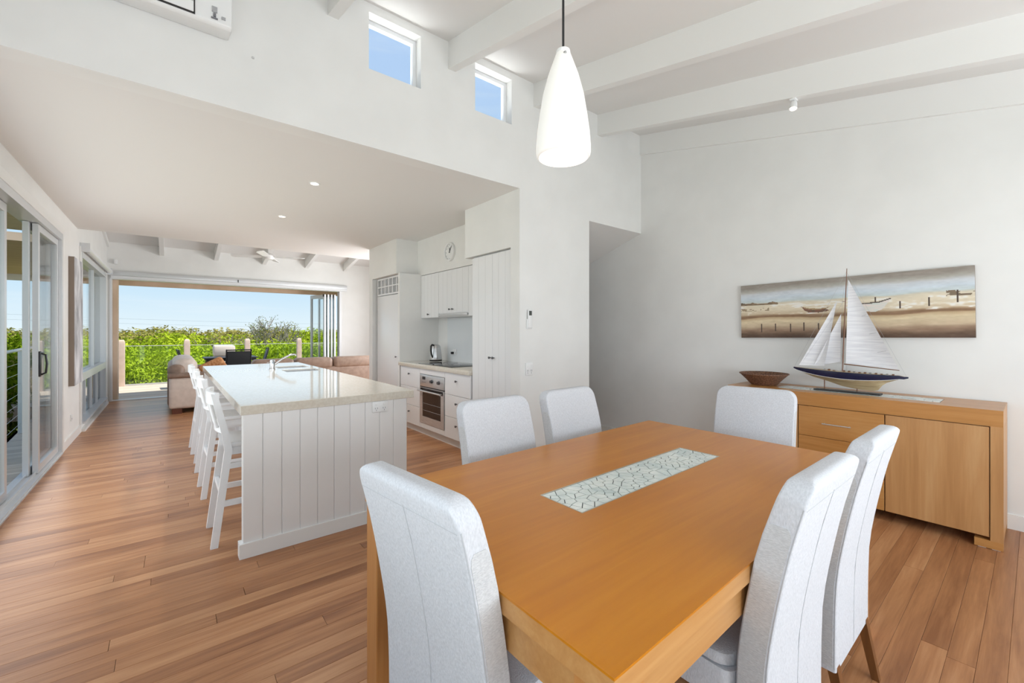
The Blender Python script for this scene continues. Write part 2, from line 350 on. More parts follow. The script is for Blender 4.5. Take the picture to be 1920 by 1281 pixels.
# ceilings
ce = struct('ceiling_dining', MB().prism([(YB - T, zc(YB - T)), (YC + .14, zc(YC + .14)), (YC + .14, zc(YC) + .3), (YB - T, zc(YB) + .3)], XL - T, XR + T, 'yz'), 'ceil', 'raked white dining ceiling with exposed beams', 'ceiling')
for x in (-1.049 + .947, .845, 1.792, 2.739, 3.686):
    if x < 0: x = -.102
    MB().prism([(YB, zc(YB) - .225), (YC, zc(YC) - .225), (YC, zc(YC) + .01), (YB, zc(YB) + .01)], x, x + .07, 'yz').build('ceiling_beam', 'trim', ce)
MB().prism([(YB, zc(YB) - .235), (YC, zc(YC) - .235), (YC, zc(YC) + .01), (YB, zc(YB) + .01)], XR - .028, XR, 'yz').build('wall_beam', 'trim', ce)
struct('ceiling_low', MB().box(XL, XR, YC + .14, 7.78, ZL, ZL + .12), 'ceil', 'flat low ceiling over the kitchen', 'ceiling')
cl = struct('ceiling_living', MB().prism([(7.80, zl(7.80)), (YF + T, zl(YF + T)), (YF + T, zl(YF) + .3), (7.80, zl(7.80) + .3)], XL - T, XR + T, 'yz'), 'ceil', 'raked white living room ceiling with beams beyond the kitchen', 'ceiling')
for x in (-.16, .755, 1.665, 2.575, 3.485):
    MB().prism([(7.92, zl(7.92) - .185), (YF, zl(YF) - .185), (YF, zl(YF) + .01), (7.92, zl(7.92) + .01)], x, x + .075, 'yz').build('ceiling_beam', 'trim', cl)
MB().prism([(7.92, zl(7.92) - .1), (YF, zl(YF) - .1), (YF, zl(YF) + .01), (7.92, zl(7.92) + .01)], XL, XL + .03, 'yz').build('wall_beam', 'trim', cl)
struct('ceiling_hall', MB().prism([(YC + .001, 2.5576), (YC + .14, 2.511), (5.9, 2.558 - .336 * 2.84), (5.9, 2.74), (YC + .14, 2.74), (YC + .14, 2.558)], 3.548, XR, 'yz'), 'ceil', 'sloping soffit over the side passage', 'ceiling')
# skirtings
struct('baseboard_left', MB().box(XL, XL + .014, 6.9, 8.1, 0, .10).box(XL, XL + .05, 8.1, 10.98, 0, .035).box(XL, XL + .014, 10.92, YF, 0, .1), 'trim', 'white skirting along the left wall', 'skirting')
struct('baseboard_right', MB().box(XR - .014, XR, YB, 5.9, 0, .10), 'trim', 'white skirting along the right wall', 'skirting')
struct('baseboard_kitchen', MB().box(XK + .01, 3.548, YC - .014, YC, 0, .10), 'trim', 'white skirting on the wall end beside the passage', 'skirting')

# clerestory windows
for i, (x0, lab) in enumerate(((1.13, 'small square high window nearer the air conditioner'), (2.06, 'small square high window nearer the right wall'))):
    x1 = x0 + (.415 if i == 0 else .407)
    t = thing('window_%d' % (i + 1), (x0, YC, 3.275), 0, lab, 'window', None, 'structure')
    fr = MB()
    for b in ((0, .03, 0, .415), (x1 - x0 - .03, x1 - x0, 0, .415), (.03, x1 - x0 - .03, 0, .03), (.03, x1 - x0 - .03, .385, .415)): fr.box(b[0], b[1], .085, .125, b[2], b[3])
    fr.build('window_frame', 'aluwhite', t)
    MB().box(.03, x1 - x0 - .03, .10, .106, .03, .385).build('pane', 'glass', t)

# sliding door on the left (door_1)
t = thing('door_1', (XL, 2.7, 0), 0, 'silver aluminium sliding door standing partly open on the left', 'sliding door', None, 'structure')
L0, L1, ZT = 0, 4.13, 2.44
fr = MB(); fr.box(-.13, .012, L1 - .045, L1, 0, ZT); fr.box(-.13, .012, 0, .045, 0, ZT); fr.box(-.13, .012, .045, L1 - .045, ZT - .07, ZT); fr.box(-.15, .012, .045, L1 - .045, -.005, .025)
fr.box(-.025, .022, .045, L1 - .045, -.005, .012)
fr.box(-.04, -.03, .045, L1 - .045, .025, .045); fr.box(-.09, -.08, .045, L1 - .045, .025, .045)
fr.build('door_frame', 'alu', t)
MB().box(0, .016, -.06, L1 + .07, ZT, ZT + .085).box(0, .016, L1, L1 + .07, 0, ZT).build('architrave', 'trim', t)
def sash(y0, y1, xo, handle=None, mat_g='glass', s=.062):
    p = thing('door_panel', (xo, 0, 0)); p.parent = t
    f_ = MB(); f_.box(-.019, .019, y0, y0 + s, .03, ZT - .075); f_.box(-.019, .019, y1 - s, y1, .03, ZT - .075)
    f_.box(-.019, .019, y0 + s, y1 - s, .03, .10); f_.box(-.019, .019, y0 + s, y1 - s, ZT - .14, ZT - .075)
    f_.build('stile_frame', 'alu', p)
    MB().box(-.004, .004, y0 + s, y1 - s, .10, ZT - .14).build('pane', mat_g, p)
    if handle is not None:
        hb = MB(); hb.rbox(.019, .032, handle, handle + .055, .93, 1.17, .006)
        hb.tube([(.032, handle + .03, .95), (.062, handle + .03, .965), (.07, handle + .03, 1.05), (.062, handle + .03, 1.135), (.032, handle + .03, 1.15)], .009, 8)
        hb.build('door_handle', 'dark', p)
sash(3.17, L1 - .05, -.035, 3.178)                # far panel, nearer the room
sash(.05, 2.44, -.085)                             # near panel
sash(3.10, L1 - .06, -.085, None)                  # panel stacked behind it
MB().box(-.128, -.112, L1 - .30, L1 - .05, .03, ZT - .075).build('dark_strip', 'chromeknob', t)  # dark upright strip outside the far door panels
# left-hand window (window_3)
t = thing('window_3', (XL, 8.1, 0), 0, 'silver window beside the deck opening with small tinted panes below', 'window', None, 'structure')
W = 2.82
fr = MB(); fr.box(-.12, .02, 0, .05, .10, 2.43); fr.box(-.12, .02, W - .06, W, .10, 2.43); fr.box(-.12, .02, .05, W - .06, 2.36, 2.43); fr.box(-.12, .045, .05, W - .06, .10, .13)
fr.box(-.10, .02, .05, W - .06, .68, .79)
fr.box(-.09, -.03, 1.62, 1.67, .79, 2.36); fr.build('window_frame', 'alu', t)
for a in (.75, 1.42, 2.1): MB().box(-.09, -.03, a, a + .045, .13, .68).build('mullion', 'alu', t)
for a, b in ((.05, 1.62), (1.67, W - .06)): MB().box(-.063, -.057, a, b, .79, 2.36).build('pane', 'glass', t)
for a, b in ((.05, .75), (.795, 1.42), (1.465, 2.1), (2.145, W - .06)): MB().box(-.063, -.057, a, b, .13, .68).build('pane', 'tint', t)
MB().box(0, .016, -.07, 0, .05, 2.50).box(0, .016, W, W + .25, .0, 2.50).build('architrave', 'trim', t)
# far opening lining and folded bifold doors (door_2)
t = thing('door_2', (0, YF, 0), 0, 'bifold glass doors folded into a stack at the right of the deck opening', 'bifold door', None, 'structure')
fr = MB(); fr.box(-.90, -.872, -.02, .17, 0, 2.43); fr.box(3.39, 3.44, -.02, .17, 0, 2.43); fr.box(-.872, 3.39, -.02, .17, 2.372, 2.43); fr.box(-.872, 3.39, -.01, .17, -.015, .008)
fr.build('door_frame', 'aluwhite', t)
for i, x in enumerate((3.30, 3.22, 3.14, 3.06)):
    p = thing('door_panel', (x, .05, 0)); p.parent = t; p.rotation_euler = (0, 0, radians((3, -4, 3, 12)[i]))
    f_ = MB(); f_.box(-.018, .018, 0, .07, .02, 2.29); f_.box(-.018, .018, .68, .75, .02, 2.29); f_.box(-.018, .018, .07, .68, .02, .12); f_.box(-.018, .018, .07, .68, 2.20, 2.29)
    f_.build('stile_frame', 'alu', p); MB().box(-.004, .004, .07, .68, .12, 2.20).build('pane', 'tint' if i < 2 else 'glass', p)
    hd = MB(); hd.rbox(-.034, -.018, .01, .06, 2.23, 2.29, .004); hd.build('hinge', 'dark', p)
# glazing behind the camera
t = thing('window_4', (-.2, YB, 0), 0, 'wide glazed window wall behind the camera', 'window', None, 'structure')
fr = MB()
for a in (0, 1.38, 2.78, 4.14): fr.box(a, a + .06, -.12, -.02, .06, 2.3)
for a, b in ((.06, 1.38), (1.44, 2.78), (2.84, 4.14)): fr.box(a, b, -.12, -.02, .06, .12); fr.box(a, b, -.12, -.02, 2.24, 2.3)
fr.build('window_frame', 'alu', t)
for a, b in ((.06, 1.38), (1.44, 2.78), (2.84, 4.14)): MB().box(a, b, -.073, -.067, .12, 2.24).build('pane', 'glass', t)
t = thing('door_3', (XL, -1.5, 0), 0, 'sliding glass door on the left wall beside the camera', 'sliding door', None, 'structure')
fr = MB()
for a in (0, 1.68, 3.34): fr.box(-.12, -.02, a, a + .06, 0, 2.3)
for a, b in ((.06, 1.68), (1.74, 3.34)): fr.box(-.12, -.02, a, b, 0, .06); fr.box(-.12, -.02, a, b, 2.22, 2.3)
fr.build('door_frame', 'alu', t)
for a, b in ((.06, 1.68), (1.74, 3.34)): MB().box(-.073, -.067, a, b, .06, 2.22).build('pane', 'glass', t)
t = thing('window_5', (XR, 7.25, .7), 0, 'unseen living room window added for the fill lamp', 'window', None, 'structure')  # unseen window, added to go with the living room fill lamp
fr = MB(); fr.box(.03, .1, 0, .05, 0, 1.6); fr.box(.03, .1, 2.35, 2.4, 0, 1.6); fr.box(.03, .1, .05, 2.35, 0, .05); fr.box(.03, .1, .05, 2.35, 1.55, 1.6); fr.build('window_frame', 'alu', t)
MB().box(.06, .066, .05, 2.35, .05, 1.55).build('pane', 'glass', t)

# blinds
t = thing('roller_blind', (0, YF - .02, 2.39), 0, 'long grey roller blind box above the deck opening', 'blind')
MB().rbox(-.88, 3.56, -.07, .02, .045, .135, .006).build('cassette', 'alu', t)
MB().box(-.88, 3.56, -.055, .0, -.005, .044).build('blind_hem', 'aluwhite', t)
MB().rbox(1.18, 1.195, -.09, -.07, .05, .11, .004).build('bracket', 'dark', t)
t = thing('roller_blind', (XL, 8.05, 2.43), 0, 'rolled white blind on a bracket above the left-hand window', 'blind')
MB().tube([(.06, .05, .06), (.06, 2.95, .06)], .038, 14).build('rolled_fabric', 'aluwhite', t)
for a in (.02, 2.95): MB().box(0, .10, a, a + .03, .0, .12).build('bracket', 'alu', t)

# ------------------------------------------------------------------ island
t = thing('kitchen_island', (0, 0, 0), 0, 'long white panelled kitchen island with knee space for stools', 'island')
IY0, IY1, IX0, IX1 = 2.985, 6.62, .334, 1.392
SINKS = [(1.0, 1.36, 5.16, 5.46), (1.02, 1.36, 5.72, 6.02)]
MB().box(.732, IX1 - .01, IY0 + .05, IY1 - .02, .0, .70).slab(.732, IX1 - .01, IY0 + .05, IY1 - .02, .70, .855, [(a - .01, b + .01, c - .01, d + .01) for a, b, c, d in SINKS]).build('carcass', 'cab', t)
MB().box(IX0 + .006, IX1, IY0 + .012, IY0 + .05, 0, .856).build('end_panel', 'board', t)
MB().box(IX0 + .006, IX1, IY1 - .02, IY1, 0, .856).build('end_panel', 'board', t)
nb = 10; bw = (IX1 - IX0 - .006) / nb; ub = MB()
ub.prism([(0.0005, .012), (0.0005, .0035), (.004, 0), (bw - .004, 0), (bw - .0005, .0035), (bw - .0005, .012)], 0, .856, 'xy'); bme = ub.mesh('panel_board', 'board')
for i in range(nb): linked('panel_board', bme, t, (IX0 + .006 + i * bw, IY0, 0))
us = MB(); us.prism([(.012, 0.0005), (.0035, 0.0005), (0, .004), (0, bw - .004), (.0035, bw - .0005), (.012, bw - .0005)], 0, .855, 'xy'); sme = us.mesh('panel_board', 'board')
ny = int((IY1 - .02 - IY0 - .05) / bw)
for i in range(ny): linked('panel_board', sme, t, (.72, IY0 + .05 + i * bw, 0))
sk = MB(); sk.prism([(IX0 - .012, 0), (IX1 + .004, 0), (IX1 + .004, .088), (IX0 - .008, .088), (IX0 - .012, .083)], IY0 - .014, IY0, 'xz'); sk.box(IX0 - .012, IX0 + .006, IY0, IY0 + .062, 0, .088)
sk.build('skirting', 'trim', t)
wt = tag(MB().slab(.328, 1.446, 2.978, 6.70, .856, .912, SINKS).build('island_worktop', 'stone'), 'glossy beige stone worktop covering the kitchen island', 'worktop')
bv = wt.modifiers.new('bevel', 'BEVEL'); bv.width = .003; bv.segments = 2; bv.limit_method = 'ANGLE'
sk = thing('kitchen_sink', (0, 0, 0), 0, 'twin stainless steel sink bowls set into the island worktop', 'sink')
for (a, b, c, d) in SINKS:
    q = MB()
    for bb in ((a, a + .006, c, d, .74, .905), (b - .006, b, c, d, .74, .905), (a, b, c, c + .006, .74, .905), (a, b, d - .006, d, .74, .905), (a, b, c, d, .735, .742)): q.box(*bb)
    q.build('bowl', 'steel', sk)
    MB().lathe([(.0, .744), (.03, .744), (.035, .742)], ((a + b) / 2, (c + d) / 2, 0), 16).build('drain', 'chrome', sk)
t = thing('mixer_tap', (.932, 5.60, .912), 0, 'chrome mixer tap with angled spout beside the sink', 'tap')
MB().lathe([(.034, 0), (.034, .012), (.027, .018), (.027, .10), (.024, .112), (.0, .116)], (0, 0, 0), 20).build('body', 'chrome', t)
MB().tube([(.01, 0, .05), (.10, 0, .12), (.19, 0, .165), (.235, 0, .17), (.25, 0, .155)], [.014, .013, .012, .012, .012], 10).build('spout', 'chrome', t)
MB().tube([(0, 0, .09), (-.055, 0, .082)], [.008, .006], 8).build('lever', 'chrome', t)
def outlet(name, loc, rz, w_, h_, label, n=2, cat='power outlet', group=None):
    t = thing(name, loc, rz, label, cat, group)                 # local: face to -Y
    MB().rbox(-w_ / 2, w_ / 2, -.010, 0, -h_ / 2, h_ / 2, .003).build('plate', 'plastic', t)
    for i in range(n):
        cx = (i - (n - 1) / 2) * w_ / max(n, 1)
        MB().rbox(cx - .008, cx + .008, -.0125, -.009, h_ * .14, h_ * .34, .001).build('switch', 'plastic', t)
        sl = MB(); sl.box(cx - .009, cx - .0065, -.0112, -.0095, -h_ * .2, -h_ * .05); sl.box(cx + .0065, cx + .009, -.0112, -.0095, -h_ * .2, -h_ * .05); sl.box(cx - .0012, cx + .0012, -.0112, -.0095, -h_ * .38, -h_ * .24)
        sl.build('socket_slots', 'mark', t)
    return t
outlet('power_outlet', (1.182, IY0, .815), 0, .115, .075, 'white double power outlet on the end of the kitchen island')
outlet('power_outlet', (2.678, YC, .997), 0, .09, .12, 'white power outlet low on the wall beside the passage', 2)
outlet('power_outlet', (XL, 7.42, .30), pi / 2, .075, .075, 'small white power outlet on the left wall below the canvas', 1)
t = thing('remote_control', (2.677, YC, 1.475), 0, 'slim white air conditioner remote in its wall holder', 'remote control')
MB().rbox(-.034, .034, -.012, 0, -.095, .0, .004).build('holder', 'plastic', t)
b_ = MB().rbox(-.026, .026, -.024, -.010, -.085, .09, .005).build('remote_body', 'plastic', t)
MB().box(-.017, .017, -.0255, -.0235, .035, .078).build('display', 'screen', b_)

# ------------------------------------------------------------------ bar stools
def stool():
    """local: back towards -X, seat front towards +X, feet on z = 0"""
    t = thing('bar_stool'); w2 = .185
    seat = MB(); seat.rbox(-.165, .20, -.19, .19, .615, .648, .012); seat.build('seat', 'stool', t)
    for s in (-1, 1):
        m = MB(); y0, y1 = s * w2 - .016, s * w2 + .016
        m.prism([(-.265, 0), (-.225, 0), (-.150, .60), (-.165, .70), (-.228, .965), (-.262, .965), (-.205, .70), (-.192, .60)], y0, y1, 'xz'); m.build('back_post', 'stool', t)
        m = MB(); m.prism([(.205, 0), (.238, 0), (.200, .615), (.162, .615)], y0 - s * .006, y1 - s * .006, 'xz'); m.build('front_leg', 'stool', t)
        for z, a, b in ((.265, -.21, .20), (.50, -.18, .185)):
            MB().box(a, b, s * w2 - .011, s * w2 + .011, z - .017, z + .017).build('side_rung', 'stool', t)
    MB().box(-.17, .19, -.17, .17, .565, .616).build('seat_apron', 'stool', t)
    for z, x in ((.24, .214), (.33, -.205)): MB().box(x - .011, x + .011, -w2 + .016, w2 - .016, z - .018, z + .018).build('cross_rung', 'stool', t)
    def curved(z0, z1, xb):
        m = MB(); pts = []
        for i in range(9):
            yy = -w2 - .014 + (2 * w2 + .028) * i / 8; xx = xb - .032 * (1 - (yy / w2) ** 2); pts.append((xx, yy))
        poly = [(p[0] - .011, p[1]) for p in pts] + [(p[0] + .011, p[1]) for p in pts[::-1]]
        return m.prism(poly, z0, z1, 'xy')
    curved(.895, .972, -.236).build('top_rail', 'stool', t)
    curved(.71, .75, -.190).build('lower_rail', 'stool', t)
    for i in range(4):
        yy = -.12 + .08 * i; MB().tube([(-.205 - .02, yy, .74), (-.235 - .024, yy, .90)], .008, 8).build('back_spindle', 'stool', t)
    return t
st0 = stool()
labs = ['white wooden bar stool nearest the dining table', 'second white wooden bar stool from the dining table', 'third white wooden bar stool from the dining table', 'white wooden bar stool farthest along the island, next to the sofa']
for i, (yy, xx, rz) in enumerate(((3.425, .462, 0), (4.43, .455, .02), (5.26, .452, -.02), (6.05, .440, .01))):
    o = st0 if i == 0 else dup(st0)
    o.location = (xx, yy, 0); o.rotation_euler = (0, 0, rz); tag(o, labs[i], 'bar stool', 'white bar stools along the island')

# ------------------------------------------------------------------ kitchen wall
def knob(parent, x, y, z):
    MB().lathe([(.005, 0), (.005, -.014), (.012, -.018), (.013, -.026), (.0, -.028)], (x, y, z), 12, 'x').build('knob', 'chromeknob', parent)
def front(parent, name, y0, y1, z0, z1, x=XK, th=.02, grooves=0, kn=None, g_=.0018):
    m = MB(); m.rbox(x, x + th, y0 + g_, y1 - g_, z0 + g_, z1 - g_, .0025, 1, False); o = m.build(name, 'cab', parent)
    n = grooves
    for i in range(1, n):
        yy = y0 + (y1 - y0) * i / n
        MB().box(x - .0004, x + .001, yy - .0016, yy + .0016, z0 + .004, z1 - .004).build('groove', 'groove', o)
    if kn: knob(o, x, kn[0], kn[1])
    return o
def base_unit(name, label, y0, y1, body=True):
    t = thing(name, (0, 0, 0), 0, label, 'cabinet')
    MB().box(XK + .022, 3.17, y0, y1, .10, .872).build('carcass', 'cab', t)
    MB().box(XK + .055, XK + .075, y0, y1, 0, .10).build('kickboard', 'trim', t)
    return t
t = base_unit('base_cabinet', 'white three-drawer cabinet left of the oven', 5.105, 5.70)
for z0, z1 in ((.605, .872), (.355, .605), (.10, .355)): front(t, 'drawer', 5.105, 5.70, z0, z1, kn=((5.105 + 5.70) / 2, (z0 + z1) / 2 + .04))
t = base_unit('base_cabinet', 'white three-drawer cabinet between the oven and the pantry', 3.90, 4.455)
for z0, z1 in ((.612, .872), (.352, .612), (.10, .352)): front(t, 'drawer', 3.90, 4.455, z0, z1, kn=((3.90 + 4.455) / 2, (z0 + z1) / 2 + .04))
t = thing('oven_housing', (0, 0, 0), 0, 'white housing panel around the built-in oven', 'cabinet')
MB().box(XK + .022, 3.17, 4.456, 4.462, .10, .872).box(XK + .022, 3.17, 5.098, 5.104, .10, .872).box(XK + .03, 3.17, 4.462, 5.098, .10, .165).build('carcass', 'cab', t)
MB().box(XK + .055, XK + .075, 4.456, 5.104, 0, .10).build('kickboard', 'trim', t)
front(t, 'filler_panel', 4.455, 5.105, .80, .872); front(t, 'filler_panel', 4.455, 5.105, .10, .168)
t = thing('oven', (XK, 4.468, .17), 0, 'stainless steel built-in oven with dark glass door', 'oven')     # width .624 along +Y, front to -X
OW = .624
MB().box(.02, .55, .012, OW - .012, .0, .625).build('body', 'greyplastic', t)
cp = MB().rbox(-.004, .02, 0, OW, .475, .628, .004).build('control_panel', 'steel', t)
for a in (.30, .12): MB().lathe([(.024, 0), (.024, -.004), (.019, -.006), (.018, -.026), (.0, -.028)], (-.004, a, .555), 18, 'x').build('dial', 'chromeknob', cp)
MB().box(-.0055, -.0035, .475, .555, .565, .602).build('clock_display', 'dark', cp)
for i in range(5): MB().box(-.0055, -.0035, .465 + i * .022, .478 + i * .022, .528, .534).build('printed_mark', 'mark', cp)
MB().box(-.002, .02, 0.004, OW - .004, .462, .475).build('vent_gap', 'dark', t)
dr = MB().slab(0, OW, 0.0, .462, -.006, .02, [(.075, OW - .075, .09, .40)], 'yz').build('door', 'steel', t)
MB().box(-.003, .006, .075, OW - .075, .09, .40).build('door_glass', 'ovenglass', dr)
MB().box(-.0075, -.0055, .02, OW - .02, .405, .455).build('top_band', 'ovenglass', dr)
hb = MB(); hb.tube([(-.048, .02, .425), (-.048, OW - .02, .425)], .011, 12)
for a in (.05, OW - .05): hb.tube([(-.006, a, .425), (-.048, a, .425)], .008, 8)
hb.build('handle', 'steel', dr)
for z in (.17, .26): MB().tube([(-.0035, .09, z), (-.0035, OW - .09, z)], .0018, 6).build('rack_line', 'greyplastic', dr)
tag(MB().rbox(XK - .022, 3.187, 3.897, 5.735, .873, .925, .003).build('kitchen_worktop', 'stone'), 'pale stone worktop over the oven and drawers', 'worktop')
t = thing('cooktop', (0, 0, 0), 0, 'black ceramic cooktop set on the kitchen bench', 'cooktop')
MB().rbox(2.60, 3.09, 4.36, 5.22, .925, .930, .002).build('glass_plate', 'hob', t)
for a, b, r in ((2.73, 4.58, .10), (2.96, 4.58, .08), (2.73, 5.0, .08), (2.96, 5.0, .10)): MB().lathe([(r - .004, .9302), (r - .004, .9308), (r, .9308), (r, .9302)], (a, b, 0), 28, closed=True).build('burner_ring', 'greyplastic', t)
tag(MB().box(3.174, 3.187, 3.90, 5.44, .925, 1.55).build('splashback', 'splash'), 'white glass splashback behind the cooktop', 'splashback')
# kettle
t = thing('kettle', (2.975, 5.43, .930), radians(-150), 'stainless steel electric kettle with black handle on the bench', 'kettle')
MB().lathe([(.088, 0), (.09, .018), (.084, .022)], (0, 0, 0), 28).build('power_base', 'dark', t)
MB().lathe([(.086, .022), (.088, .03), (.084, .09), (.073, .17), (.066, .215), (.060, .222)], (0, 0, 0), 32).build('body', 'steel', t)
MB().lathe([(.060, .222), (.05, .234), (.0, .238)], (0, 0, 0), 24).build('lid', 'steel', t)
MB().tube([(.05, 0, .228), (.095, 0, .235), (.125, 0, .215), (.128, 0, .16), (.112, 0, .10), (.085, 0, .055)], [.012, .014, .014, .013, .012, .010], 10).build('handle', 'dark', t)
MB().prism([(-.055, .19), (-.10, .212), (-.06, .218)], -.016, .016, 'xz').build('spout', 'steel', t)
t = outlet('power_outlet', (3.174, 5.23, 1.06), -pi / 2, .115, .075, 'double power outlet on the splashback behind the kettle')
MB().rbox(-.045, -.012, -.045, -.011, -.03, .005, .004).build('plug', 'dark', t)
# upper cupboards
t = thing('wall_cupboard', (0, 0, 0), 0, 'white wall cupboard left of the range hood', 'cupboard')
MB().box(2.92, 3.17, 5.215, 5.735, 1.552, 2.18).build('carcass', 'cab', t)
front(t, 'door', 5.215, 5.735, 1.55, 2.175, 2.9, .02, 5, (5.50, 1.60))
t = thing('wall_cupboard', (0, 0, 0), 0, 'white two-door cupboard above the range hood', 'cupboard')
MB().box(2.92, 3.17, 3.897, 5.212, 1.605, 2.18).build('carcass', 'cab', t)
front(t, 'door', 4.86, 5.212, 1.60, 2.175, 2.9, .02, 3, (4.90, 1.65))
front(t, 'door', 4.46, 4.86, 1.60, 2.175, 2.9, .02, 3, (4.82, 1.65))
front(t, 'door', 3.897, 4.46, 1.55, 2.175, 2.9, .02, 4)
t = thing('range_hood', (0, 0, 0), 0, 'slim slide-out range hood under the white cupboards', 'range hood')
MB().box(2.91, 3.155, 4.47, 5.205, 1.555, 1.604).build('body', 'plastic', t)
MB().rbox(2.885, 2.915, 4.47, 5.205, 1.562, 1.592, .004).build('slide_front', 'steel', t)
# pantry
t = thing('pantry_cupboard', (0, 0, 0), 0, 'tall white two-door pantry cupboard at the end of the kitchen', 'cupboard')
MB().box(XK + .045, 3.17, 3.196, 3.893, .0, 2.165).build('carcass', 'cab', t)
front(t, 'door', 3.196, 3.52, .02, 2.155, XK + .02, .02, 3, (3.49, 1.086))
front(t, 'door', 3.52, 3.893, .02, 2.155, XK + .02, .02, 3, (3.55, 1.086))
# fridge
t = thing('fridge_enclosure', (0, 0, 0), 0, 'white side panel and frame enclosing the fridge', 'cabinet')
MB().box(XK, 3.189, 5.737, 5.79, 0, 2.198).build('side_panel', 'wall', t)
vg = MB(); x0 = XK + .055
vg.slab(5.80, 6.70, 1.92, 2.19, x0, x0 + .012, [(5.83 + i * .145, 5.83 + i * .145 + .125, a, b) for i in range(6) for a, b in ((1.945, 2.045), (2.062, 2.165))], 'yz'); vg.build('vent_grille', 'cab', t)
MB().box(x0 + .04, x0 + .05, 5.80, 6.70, 1.92, 2.19).build('vent_backing', 'greyplastic', t)
for i in range(18): MB().box(x0 + .014, x0 + .03, 5.82 + i * .048, 5.826 + i * .048, 1.93, 2.18).build('vent_slat', 'cab', t)
t = thing('fridge', (0, 0, 0), 0, 'tall white fridge with small knob beneath a square vent grille', 'fridge')
MB().box(XK + .09, 3.16, 5.80, 6.70, .0, 1.91).build('body', 'cab', t)
dr = MB().rbox(XK + .05, XK + .088, 5.80, 6.70, .06, 1.91, .006).build('door', 'cab', t); knob(dr, XK + .05, 5.95, .98)
# clock
t = thing('wall_clock', (2.9, 4.89, 2.41), 0, 'round white wall clock above the kitchen cupboards', 'clock')
MB().lathe([(.125, 0), (.125, -.028), (.115, -.034), (.105, -.028), (.105, 0)], (0, 0, 0), 40, 'x', True, True).build('rim', 'plastic', t)
MB().lathe([(.106, -.004), (.106, -.012), (.0, -.012)], (0, 0, 0), 40, 'x').build('face', 'plastic', t)
MB().box(-.018, -.015, -.004, .004, -.012, .055).build('hour_hand', 'dark', t)
hm = MB().box(-.021, -.018, -.003, .003, -.015, .085); hm.xf(Matrix.Rotation(radians(38), 4, 'X')); hm.build('minute_hand', 'dark', t)
for i in range(12):
    a = pi * i / 6; MB().box(-.0135, -.0118, sin(a) * .092 - .003, sin(a) * .092 + .003, cos(a) * .092 - .006, cos(a) * .092 + .006).build('hour_mark', 'mark', t)

# ------------------------------------------------------------------ air conditioner, lights, fan
t = thing('air_conditioner', (-.56, YC, 3.105), 0, 'white split-system air conditioner high on the bulkhead wall', 'air conditioner')
bd = MB(); bd.prism([(0, 0), (-.14, -.040), (-.180, -.046), (-.198, -.034), (-.205, .26), (-.155, .29), (0, .29)], 0, .835, 'yz'); o = bd.build('body', 'plastic', t)
bv = o.modifiers.new('bevel', 'BEVEL'); bv.width = .008; bv.segments = 2
MB().box(.052, .667, -.2065, -.196, -.031, .098).build('shadow_gap', 'dark', t)
MB().rbox(.058, .661, -.2105, -.198, -.025, .092, .003).build('louvre', 'plastic', t)
MB().box(.058, .661, -.2112, -.2102, .030, .0325).build('louvre_line', 'greyplastic', t)
for a, b, c, d, m_ in ((.742, .766, .018, .048, 'greyplastic'), (.748, .760, -.006, .012, 'mark'), (.738, .768, -.018, -.012, 'mark'), (.786, .804, -.006, .008, 'greyplastic')):
    MB().box(a, b, -.2075, -.1985, c, d).build('printed_label', m_, t)
tag(MB().rbox(.395, .41, YC - .010, YC, 3.05, 3.062, .003).build('wall_hook', 'groove'), 'tiny wall hook beside the air conditioner', 'hook')

t = thing('pendant_lamp', (1.085, 1.055, 1.975), 0, 'lit white opal glass pendant lamp over the dining table', 'pendant lamp')
ztop = zc(1.055) - 1.975
out_ = [(.0895, 0), (.0945, .006), (.0965, .018), (.0965, .035), (.0925, .085), (.083, .154), (.072, .22), (.054, .288), (.036, .338), (.027, .362), (.022, .372)]
prof = out_ + [(r_ - .0028, z - .001) for r_, z in out_[::-1]]
MB().lathe(prof, (0, 0, 0), 40, closed=True).build('shade', 'shade', t)
MB().lathe([(.026, .366), (.024, .378), (.012, .384), (.0, .384)], (0, 0, 0), 20).build('cap', 'plastic', t)
MB().tube([(0, 0, .38), (0, 0, ztop)], .0042, 8).build('cord', 'dark', t)
MB().lathe([(.0, .10), (.03, .12), (.038, .15), (.03, .19), (.018, .22), (.018, .26), (.0, .26)], (0, 0, 0), 20).build('bulb', 'bulb', t)
MB().lathe([(.05, ztop - .03), (.05, ztop), (.0, ztop)], (0, 0, 0), 20).build('ceiling_rose', 'plastic', t)
MB().lathe([(.005, 0), (.005, .006), (.0, .006)], (-.018, -.030, .352), 10, 'y').build('screw', 'chrome', t)
pl = add_light('pendant_bulb_light', 'POINT', (1.085, 1.055, 2.02), (0, 0, 0), .5, (1, .93, .82), shadow_soft_size=.05)

for i, (x, y, lab) in enumerate(((1.043 * .9855, 4.139 * .9855 + .06, 'recessed downlight in the low ceiling nearest the dining area'), (1.027, 5.564, 'recessed downlight in the low ceiling deeper over the island'))):
    t = thing('downlight', (x, y, ZL), 0, lab, 'downlight', 'downlights in the low ceiling')
    MB().lathe([(.048, 0), (.046, -.006), (.034, -.004), (.032, 0)], (0, 0, 0), 28, closed=True).build('trim_ring', 'plastic', t)
    MB().lathe([(.033, -.0005), (.033, -.003), (.0, -.003)], (0, 0, 0), 20).build('lens', 'downl', t)
    add_light('downlight_beam', 'SPOT', (x, y, ZL - .01), (0, 0, 0), 66, (1, .97, .93), spot_size=radians(125), spot_blend=.8, shadow_soft_size=.03)
t = thing('spotlight', (3.72, 1.172, zc(1.172) - .225), 0, 'small white spotlight fixed under a ceiling beam', 'spotlight')
MB().rbox(-.03, .03, -.02, .02, -.012, .0, .003).build('base', 'plastic', t)
